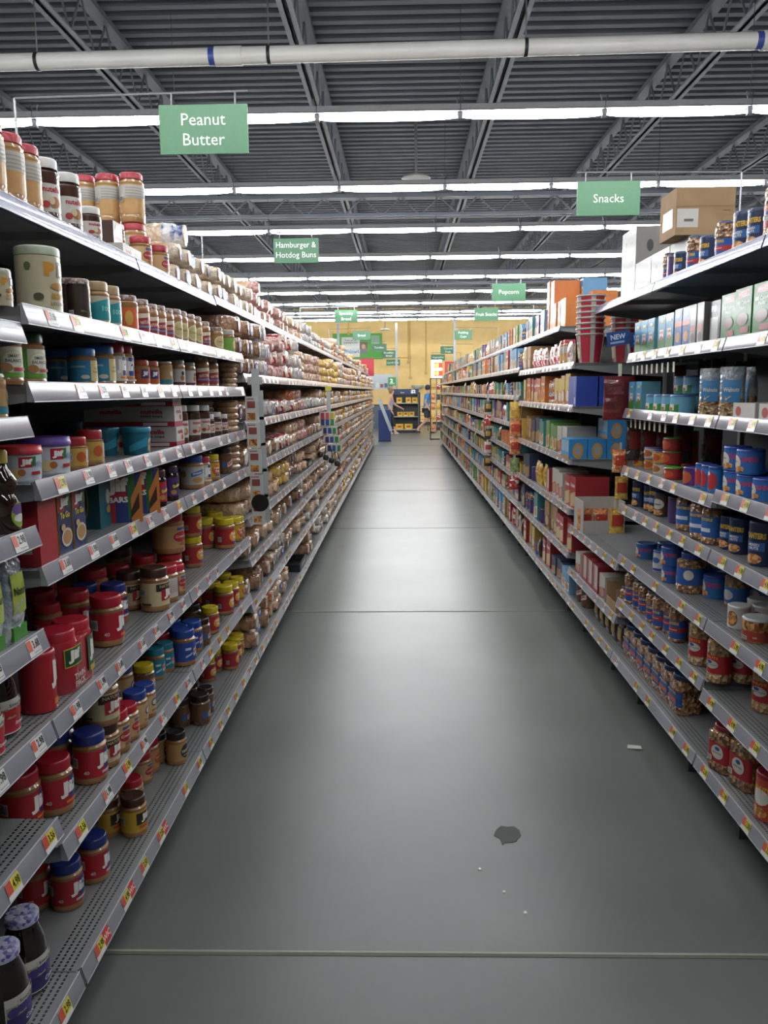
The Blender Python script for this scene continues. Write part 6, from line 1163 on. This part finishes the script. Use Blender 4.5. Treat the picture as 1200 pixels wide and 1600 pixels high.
# far checkout front
o = put('checkout_counter', MB().box(-.9, .5, -.35, .35, 0, .95, M('55606a', .6)).build('checkout_counter'), None, (-.9, 34.2, .003))
put('belt_top', MB().box(-.92, .52, -.37, .37, .95, .99, M('26282a', .5)).build('belt_top'), o); tag(o, 'grey checkout counter behind the standing woman', 'counter')
o = put('checkout_shelf', MB().box(-.75, .35, -.03, .03, 0, .62, M('b5bcc0', .6)).build('checkout_shelf'), None, (-.72, 33.4, 1.62))
for k, c in enumerate(('a8b4bc', '8fa0ac', 'd0d2cc', '9a4a50', '5a7a8c', 'c0b8a0')): put('packet', MB().box(-.68+.17*k, -.56+.17*k, -.06, -.031, .08, .22+.03*(k % 3), M(c, .5)).build('packet'), o)
for xx in (-.72, .32): put('leg', MB().box(xx-.02, xx+.02, -.02, .02, -1.62, 0, M('8a8d90', .5)).build('leg'), o)
tag(o, 'white checkout merchandise shelf behind the woman', 'shelf')
t = MB().box(-.16, .16, -.05, .05, 0, .33, M('3a8a4c', .5)); d = Decal(t, lambda u, v, q: (u, -.051-q, v), 1); d.l = 0; d.text('2', -.02, .19, .17, 'e8efe4', .05); d.rect(-.1, .1, .05, .09, 'a9c9ac')
o = thing('lane_number_sign', t, 'green checkout lane sign with a white 2', 'sign', (-.40, 33.0, 1.78)); put('pole', MB().box(-.015, .015, -.015, .015, -1.778, 0, M('9a9d9f', .4)).build('pole'), o)
# two-dollar rack
NV = M('1d2c50', .5); DG = M('3a3d40', .6)
o = put('display_rack', None, None, (.12, 30.3, .003))
put('back', MB().box(-.48, .48, .24, .26, .05, 1.5, M('4a4d50', .6)).build('back'), o)
for xx in (-.5, .48): put('side', MB().box(xx, xx+.02, -.25, .26, 0, 1.56, NV if xx < 0 else M('6a6d70', .5)).build('side'), o)
put('base', MB().box(-.48, .48, -.25, .24, 0, .1, M('1a1c1e', .6)).build('base'), o)
for z in (.1, .58, 1.08): put('shelf', MB().box(-.48, .48, -.27, .24, z, z+.03, M('a5a8a8', .5)).build('shelf'), o)
hd = put('header', MB().box(-.5, .5, -.26, -.23, 1.42, 1.62, NV).build('header'), o)
t = MB(); d = Decal(t, lambda u, v, q: (u, -.262-q, v), 1); d.text('$2', .3, 1.52, .15, 'e6e8ea', .05); d.text('from', -.1, 1.49, .05, 'c9ccd0', .02); put('lettering', t.build('lettering'), hd)
put('side_panel', MB().box(.50, .56, -.25, .2, .1, 1.5, M('2c2f33', .6)).build('side_panel'), o)
tag(o, 'navy display rack with a $2 header holding yellow cartons', 'rack')
n = 0
for z, xs in ((.133, (-.22, .12)), (.613, (-.2, .02, .24)), (1.113, (-.22, .12, .36))):
    for k, x in enumerate(xs):
        w_ = .30 if len(xs) == 2 else .20; n += 1
        mb = MB().box(-w_/2, w_/2, -.12, .12, 0, .2 if z != .613 else .16, M('c9a520', .5)); d = Decal(mb, lambda u, v, q: (u, -.121-q, v), 1); d.l = 0; d.ell(0, .1, w_*.28, .04, 'b8452a'); d.rect(-w_*.3, w_*.3, .02, .045, 'e2cf6a')
        thing('snack_carton', mb, 'yellow carton on the $2 rack, %s from left, %s tier up' % (ordw(k+1), {.133: 'first', .613: 'second', 1.113: 'third'}[z]), 'carton', (.12+x, 30.22, z), 0, 'yellow cartons on the rack')
# blue stand with leaning panel
t = MB().box(-.19, .19, -.16, .16, 0, .98, M('22396f', .5)); o = thing('display_stand', t, 'dark blue floor stand at the far left shelf end', 'stand', (-.545, 25.1, .003))
put('foot', MB().box(-.2, .2, -.17, .17, 0, .03, M('1a2548', .5)).build('foot'), o)
mb = MB().box(-.05, .05, -.01, .01, 0, 1.05, M('a9b2ba', .5)); o = thing('leaning_panel', mb, 'pale panel leaning on the dark blue floor stand', 'panel', (-.34, 24.90, .33)); o.rotation_euler = (0, -.36, 0)
put('edge_strip', MB().box(.05, .056, -.01, .01, 0, 1.05, M('6a7a8a', .5)).build('edge_strip'), o)
# wire rack
BK = M('17181a', .5)
o = put('wire_rack', None, None, (1.07, 25.6, .003)); fr = MB()
for x in (-.17, .17):
    for y in (-.15, .15): fr.tube((x, y, 0), (x, y, 1.93), .012, BK, 6)
for z in (.02, 1.93):
    fr.tube((-.17, -.15, z), (.17, -.15, z), .012, BK, 6); fr.tube((-.17, .15, z), (.17, .15, z), .012, BK, 6); fr.tube((-.17, -.15, z), (-.17, .15, z), .012, BK, 6); fr.tube((.17, -.15, z), (.17, .15, z), .012, BK, 6)
put('frame', fr.build('frame'), o)
for z in (.3, .62, .94, 1.26, 1.58):
    w_ = MB()
    for k in range(7): w_.tube((-.17+.34*k/6, -.15, z), (-.17+.34*k/6, .15, z), .004, BK, 5)
    w_.tube((-.17, -.15, z+.06), (.17, -.15, z+.06), .006, BK, 5); put('wire_shelf', w_.build('wire_shelf'), o)
tag(o, 'tall black wire rack of snacks beside the walking man', 'rack')
n = 0
for z in (.3, .62, .94, 1.26, 1.58):
    for x in (-.08, .08):
        n += 1; k = ['goldbag', 'orangebag', 'darkbag', 'goldbag', 'redbag', 'orangebag'][n % 6]; pr = PR[k]
        o = put(pr['name'], pr['body'], None, (1.07+x, 25.55, z+.008), -math.pi/2, 1.0)
        tag(o, '%s on the black wire rack, %s one counting from its bottom left' % (pr['look'], ordw(n)), 'bag', 'bags on the wire rack')
# hand basket/cart by the man
mb = MB(); BKT = M('5a4a44', .5)
for k in range(6): mb.tube((-.2, -.2+.08*k, .45), (-.25, -.2+.08*k, .95), .008, BKT, 6); mb.tube((.2, -.2+.08*k, .45), (.25, -.2+.08*k, .95), .008, BKT, 6)
for z in (.45, .6, .75, .95): mb.tube((-.2-.05*(z-.45)/.5, -.2, z), (-.2-.05*(z-.45)/.5, .2, z), .008, BKT, 6); mb.tube((.2+.05*(z-.45)/.5, -.2, z), (.2+.05*(z-.45)/.5, .2, z), .008, BKT, 6); mb.tube((-.2, -.2, z), (.2, -.2, z), .008, BKT, 6)
o = put('shopping_cart', mb.build('shopping_cart'), None, (.82, 31.6, 0)); 
for x in (-.2, .2):
    for y in (-.18, .18): lg = put('leg', MB().tube((x, y, .06), (x, y, .46), .01, BKT, 6).build('leg'), o); put('wheel', MB().tube((x-.012, y, .052), (x+.012, y, .052), .05, BK, 12).build('wheel'), lg)
tag(o, 'dark wire shopping cart against the yellow wall', 'cart')
# ---------------------------------------------------------------- people
SKIN = noisy('skin', [(.3, 'b98a70'), (.7, 'c69a80')], 6, .5)
def skinmesh(name, pts, edges, m, parent=None, root=0, sub=2):
    me = bpy.data.meshes.new(name); me.from_pydata([p[:3] for p in pts], edges, []); o = bpy.data.objects.new(name, me); COL.objects.link(o)
    sk_ = o.modifiers.new('skin', 'SKIN'); sk_.use_smooth_shade = True
    lay = me.skin_vertices[0].data if me.skin_vertices else None
    for i, p in enumerate(pts):
        r = p[3]; rr = r if isinstance(r, tuple) else (r, r); lay[i].radius = rr
    lay[root].use_root = True
    sb = o.modifiers.new('sub', 'SUBSURF'); sb.levels = sub; sb.render_levels = sub
    dg = bpy.context.evaluated_depsgraph_get(); m2 = bpy.data.meshes.new_from_object(o.evaluated_get(dg))
    bpy.data.objects.remove(o); m2.name = name; m2.materials.clear(); m2.materials.append(m)
    m2.polygons.foreach_set('use_smooth', [True]*len(m2.polygons)); m2.polygons.foreach_set('material_index', [0]*len(m2.polygons))
    return put(name, m2, parent)
def chain(*pts): return list(pts), [(i, i+1) for i in range(len(pts)-1)]
def person(name, loc, rz, body_pts, body_edges, clothes, hair, lab, face=1):
    root = put('person', None, None, loc, rz)
    b = skinmesh('body', body_pts, body_edges, SKIN, root)
    for nm, pts, edges, m in clothes: skinmesh(nm, pts, edges, m, root)
    for nm, mb, l_ in hair: put(nm, mb.build(nm), root, l_)
    tag(root, lab, 'person'); return root
# body faces local +x. verts: pelvis0 waist1 chest2 neck3 headlow4 headtop5 ; arms ; legs
def figure(H, lean, armL, armR, legL, legR, head=(0, 0), fem=False):
    s = H/1.75; P_ = []; E_ = []
    def v(x, y, z, r): P_.append((x*s, y*s, z*s, r*s if not isinstance(r, tuple) else (r[0]*s, r[1]*s))); return len(P_)-1
    def e(*q): E_.extend(zip(q[:-1], q[1:]))
    pel = v(0, 0, .93, (.125, .10)); wa = v(lean*.3, 0, 1.10, (.105 if fem else .12, .085)); ch = v(lean*.8, 0, 1.30, (.135 if fem else .155, .10)); sh = v(lean, 0, 1.43, (.09, .065)); nk = v(lean*1.15, 0, 1.51, .05)
    h1 = v(lean*1.3+head[0], 0, 1.585, (.068, .08)); h2 = v(lean*1.3+head[0]+.01, 0, 1.66, (.078, .092)); h3 = v(lean*1.3+head[0], 0, 1.735, (.05, .06)); no = v(lean*1.3+head[0]+.105, 0, 1.625, .013)
    e(pel, wa, ch, sh, nk, h1, h2, h3); e(h2, no)
    for q, sg in ((armL, 1), (armR, -1)):
        s0 = v(lean*.95, sg*.17, 1.42, .052); el = v(*q[0], .042); wr = v(*q[1], .028); e(sh, s0, el, wr)
        dx = Vector(q[1])-Vector(q[0]); dx.normalize(); W_ = Vector(q[1]); pm_ = W_+dx*.06; pi = v(*pm_, .03); e(wr, pi)
        side_ = dx.cross(Vector((0, 0, 1))); side_ = side_.normalized() if side_.length > .2 else Vector((1, 0, 0))
        for f_ in range(4):
            b_ = pm_+side_*(.027-.018*f_)+dx*.04; t_ = b_+dx*(.05 if f_ in (1, 2) else .04)+Vector((0, 0, -.015)); a1 = v(*b_, .0095); a2 = v(*t_, .0075); e(pi, a1, a2)
        th = W_+side_*.045+dx*.045; a3 = v(*th, .011); e(wr, a3)
    for q, sg in ((legL, 1), (legR, -1)):
        hp = v(0, sg*.085, .86, .085); kn = v(*q[0], .056); an = v(*q[1], .038); to = v(*q[2], .034); he = v(q[1][0]-.04*(1 if q[2][0] >= q[1][0] else -1), q[1][1], q[1][2]-.045, .03); e(pel, hp, kn, an, to); e(an, he)
    return P_, E_
# woman in profile, facing right, reaching with one arm
HW = 1.63
bp, be = figure(HW, .04, [(.10, .22, 1.16), (.38, .16, 1.02)], [(-.04, -.22, 1.12), (.10, -.22, .88)], [(.06, .09, .50), (-.06, .09, .09), (.07, .09, .045)], [(.14, -.09, .50), (.20, -.09, .09), (.34, -.09, .045)], fem=True)
s = HW/1.75
top = [(0, 0, .90*s, (.135*s, .108*s)), (.012*s, 0, 1.10*s, (.113*s, .093*s)), (.032*s, 0, 1.30*s, (.142*s, .107*s)), (.036*s, 0, 1.385*s, (.10*s, .07*s))]
leg_pts = [(0, 0, .93*s, (.137*s, .112*s)), (0, .085*s, .86*s, .093*s), (.06*s, .09*s, .50*s, .064*s), (-.02*s, .09*s, .26*s, .055*s), (0, -.085*s, .86*s, .093*s), (.14*s, -.09*s, .50*s, .064*s), (.18*s, -.09*s, .27*s, .055*s)]
cl = [('tank_top', top, [(0, 1), (1, 2), (2, 3)], M('8d90ae', .7)), ('leggings', leg_pts, [(0, 1), (1, 2), (2, 3), (0, 4), (4, 5), (5, 6)], M('1b1c22', .7))]
for (x, y, q) in ((-.06, .09, 0), (.20, -.09, 1)): cl.append(('shoe', [((x-.04)*s, y*s, .042, .04), ((x+.05)*s, y*s, .040, .042), ((x+.15)*s, y*s, .032, .03)], [(0, 1), (1, 2)], M('b5b9bb', .5)))
HR = M('7a5a3c', .7)
hair = [('hair', MB().lathe([(.001, -.10), (.06, -.08), (.088, -.02), (.09, .03), (.06, .085), (.001, .10)], HR, 16, False), (.035*s, 0, 1.665*s)), ('hair_bun', MB().lathe([(.001, -.05), (.04, -.03), (.05, 0), (.04, .03), (.001, .05)], HR, 12, False), (-.05*s, 0, 1.74*s))]
W_ = person('person', (-.42, 29.0, .003), -.15, bp, be, cl, hair, 'woman in lavender tank top and black leggings reaching towards the rack')
# man walking right
HM = 1.74; s = HM/1.75
bp, be = figure(HM, .05, [(.10, .21, 1.16), (.34, .18, 1.10)], [(-.06, -.23, 1.14), (.08, -.24, .90)], [(.20, .09, .50), (.22, .09, .09), (.36, .09, .045)], [(-.02, -.09, .47), (-.34, -.09, .16), (-.27, -.09, .05)])
top = [(0, 0, .84*s, (.145*s, .118*s)), (.015*s, 0, 1.10*s, (.145*s, .112*s)), (.04*s, 0, 1.30*s, (.175*s, .122*s)), (.045*s, 0, 1.42*s, (.115*s, .085*s)), (.05*s, .19*s, 1.40*s, .068*s), (.08*s, .215*s, 1.24*s, .062*s), (.04*s, -.19*s, 1.40*s, .068*s), (-.02*s, -.215*s, 1.24*s, .062*s)]
shorts = [(0, 0, .93*s, (.14*s, .12*s)), (0, .09*s, .84*s, .105*s), (.15*s, .095*s, .56*s, .092*s), (0, -.09*s, .84*s, .105*s), (-.0*s, -.095*s, .55*s, .092*s)]
cl = [('t_shirt', top, [(0, 1), (1, 2), (2, 3), (3, 4), (4, 5), (3, 6), (6, 7)], M('3f7fc0', .75)), ('shorts', shorts, [(0, 1), (1, 2), (0, 3), (3, 4)], M('2c3138', .75))]
for (x, y, z) in ((.22, .09, .04), (-.36, -.09, .085)): cl.append(('shoe', [((x-.04)*s, y*s, z, .042), ((x+.05)*s, y*s, z-.002, .042), ((x+.15)*s, y*s, z-.012+(-.03 if z > .05 else 0), .032)], [(0, 1), (1, 2)], M('3a3230', .6)))
cap = MB().lathe([(.098, -.03), (.10, .0), (.085, .06), (.04, .09), (.001, .095)], M('1f2640', .7), 16, False); cap.box(.06, .18, -.06, .06, -.03, -.018, M('1f2640', .7))
hair = [('hair', MB().lathe([(.07, -.07), (.092, -.03), (.094, .01)], M('3a2a20', .8), 16, False), (.055*s, 0, 1.66*s)), ('cap', cap, (.065*s, 0, 1.69*s))]
person('person', (.88, 29.6, .003), .1, bp, be, cl, hair, 'man in blue t-shirt, dark shorts and cap walking behind the wire rack')
# floor litter
o = thing('paper_scrap', MB().add([(-.03, -.012, 0), (.03, -.02, .001), (.035, .012, 0), (-.02, .018, .002), (-.03, -.012, .004), (.03, -.02, .005), (.035, .012, .004), (-.02, .018, .006)], [(3, 2, 1, 0), (4, 5, 6, 7), (0, 1, 5, 4), (1, 2, 6, 5), (2, 3, 7, 6), (3, 0, 4, 7)], M('b5b6b2', .7)), 'small torn white paper scrap lying on the floor by right shelves', 'litter', (1.0, 3.32, .002))
for i, (x, y) in enumerate(((.245, 2.42), (.31, 2.30), (.36, 2.2))): thing('crumb', MB().lathe([(.001, 0), (.006, .0005), (.004, .0025), (.001, .003)], M('f0f0ea', .9), 8), 'tiny white crumb on the floor, %s of three away from camera' % ordw(3-i), 'litter', (x, y, .001))
mb = MB(); rr = random.Random(5)
pts = [(.045*(1+rr.uniform(-.35, .35))*math.cos(2*math.pi*i/14), .06*(1+rr.uniform(-.35, .35))*math.sin(2*math.pi*i/14)) for i in range(14)]
mb.add([(x, y, .0012) for x, y in pts]+[(x, y, 0) for x, y in pts], [tuple(range(14))]+[(i, i+14, (i+1) % 14+14, (i+1) % 14) for i in range(14)], M('434743', .7))
thing('floor_stain', mb, 'dark irregular scuff stain on the floor near the camera', 'stain', (.36, 2.62, .0005))
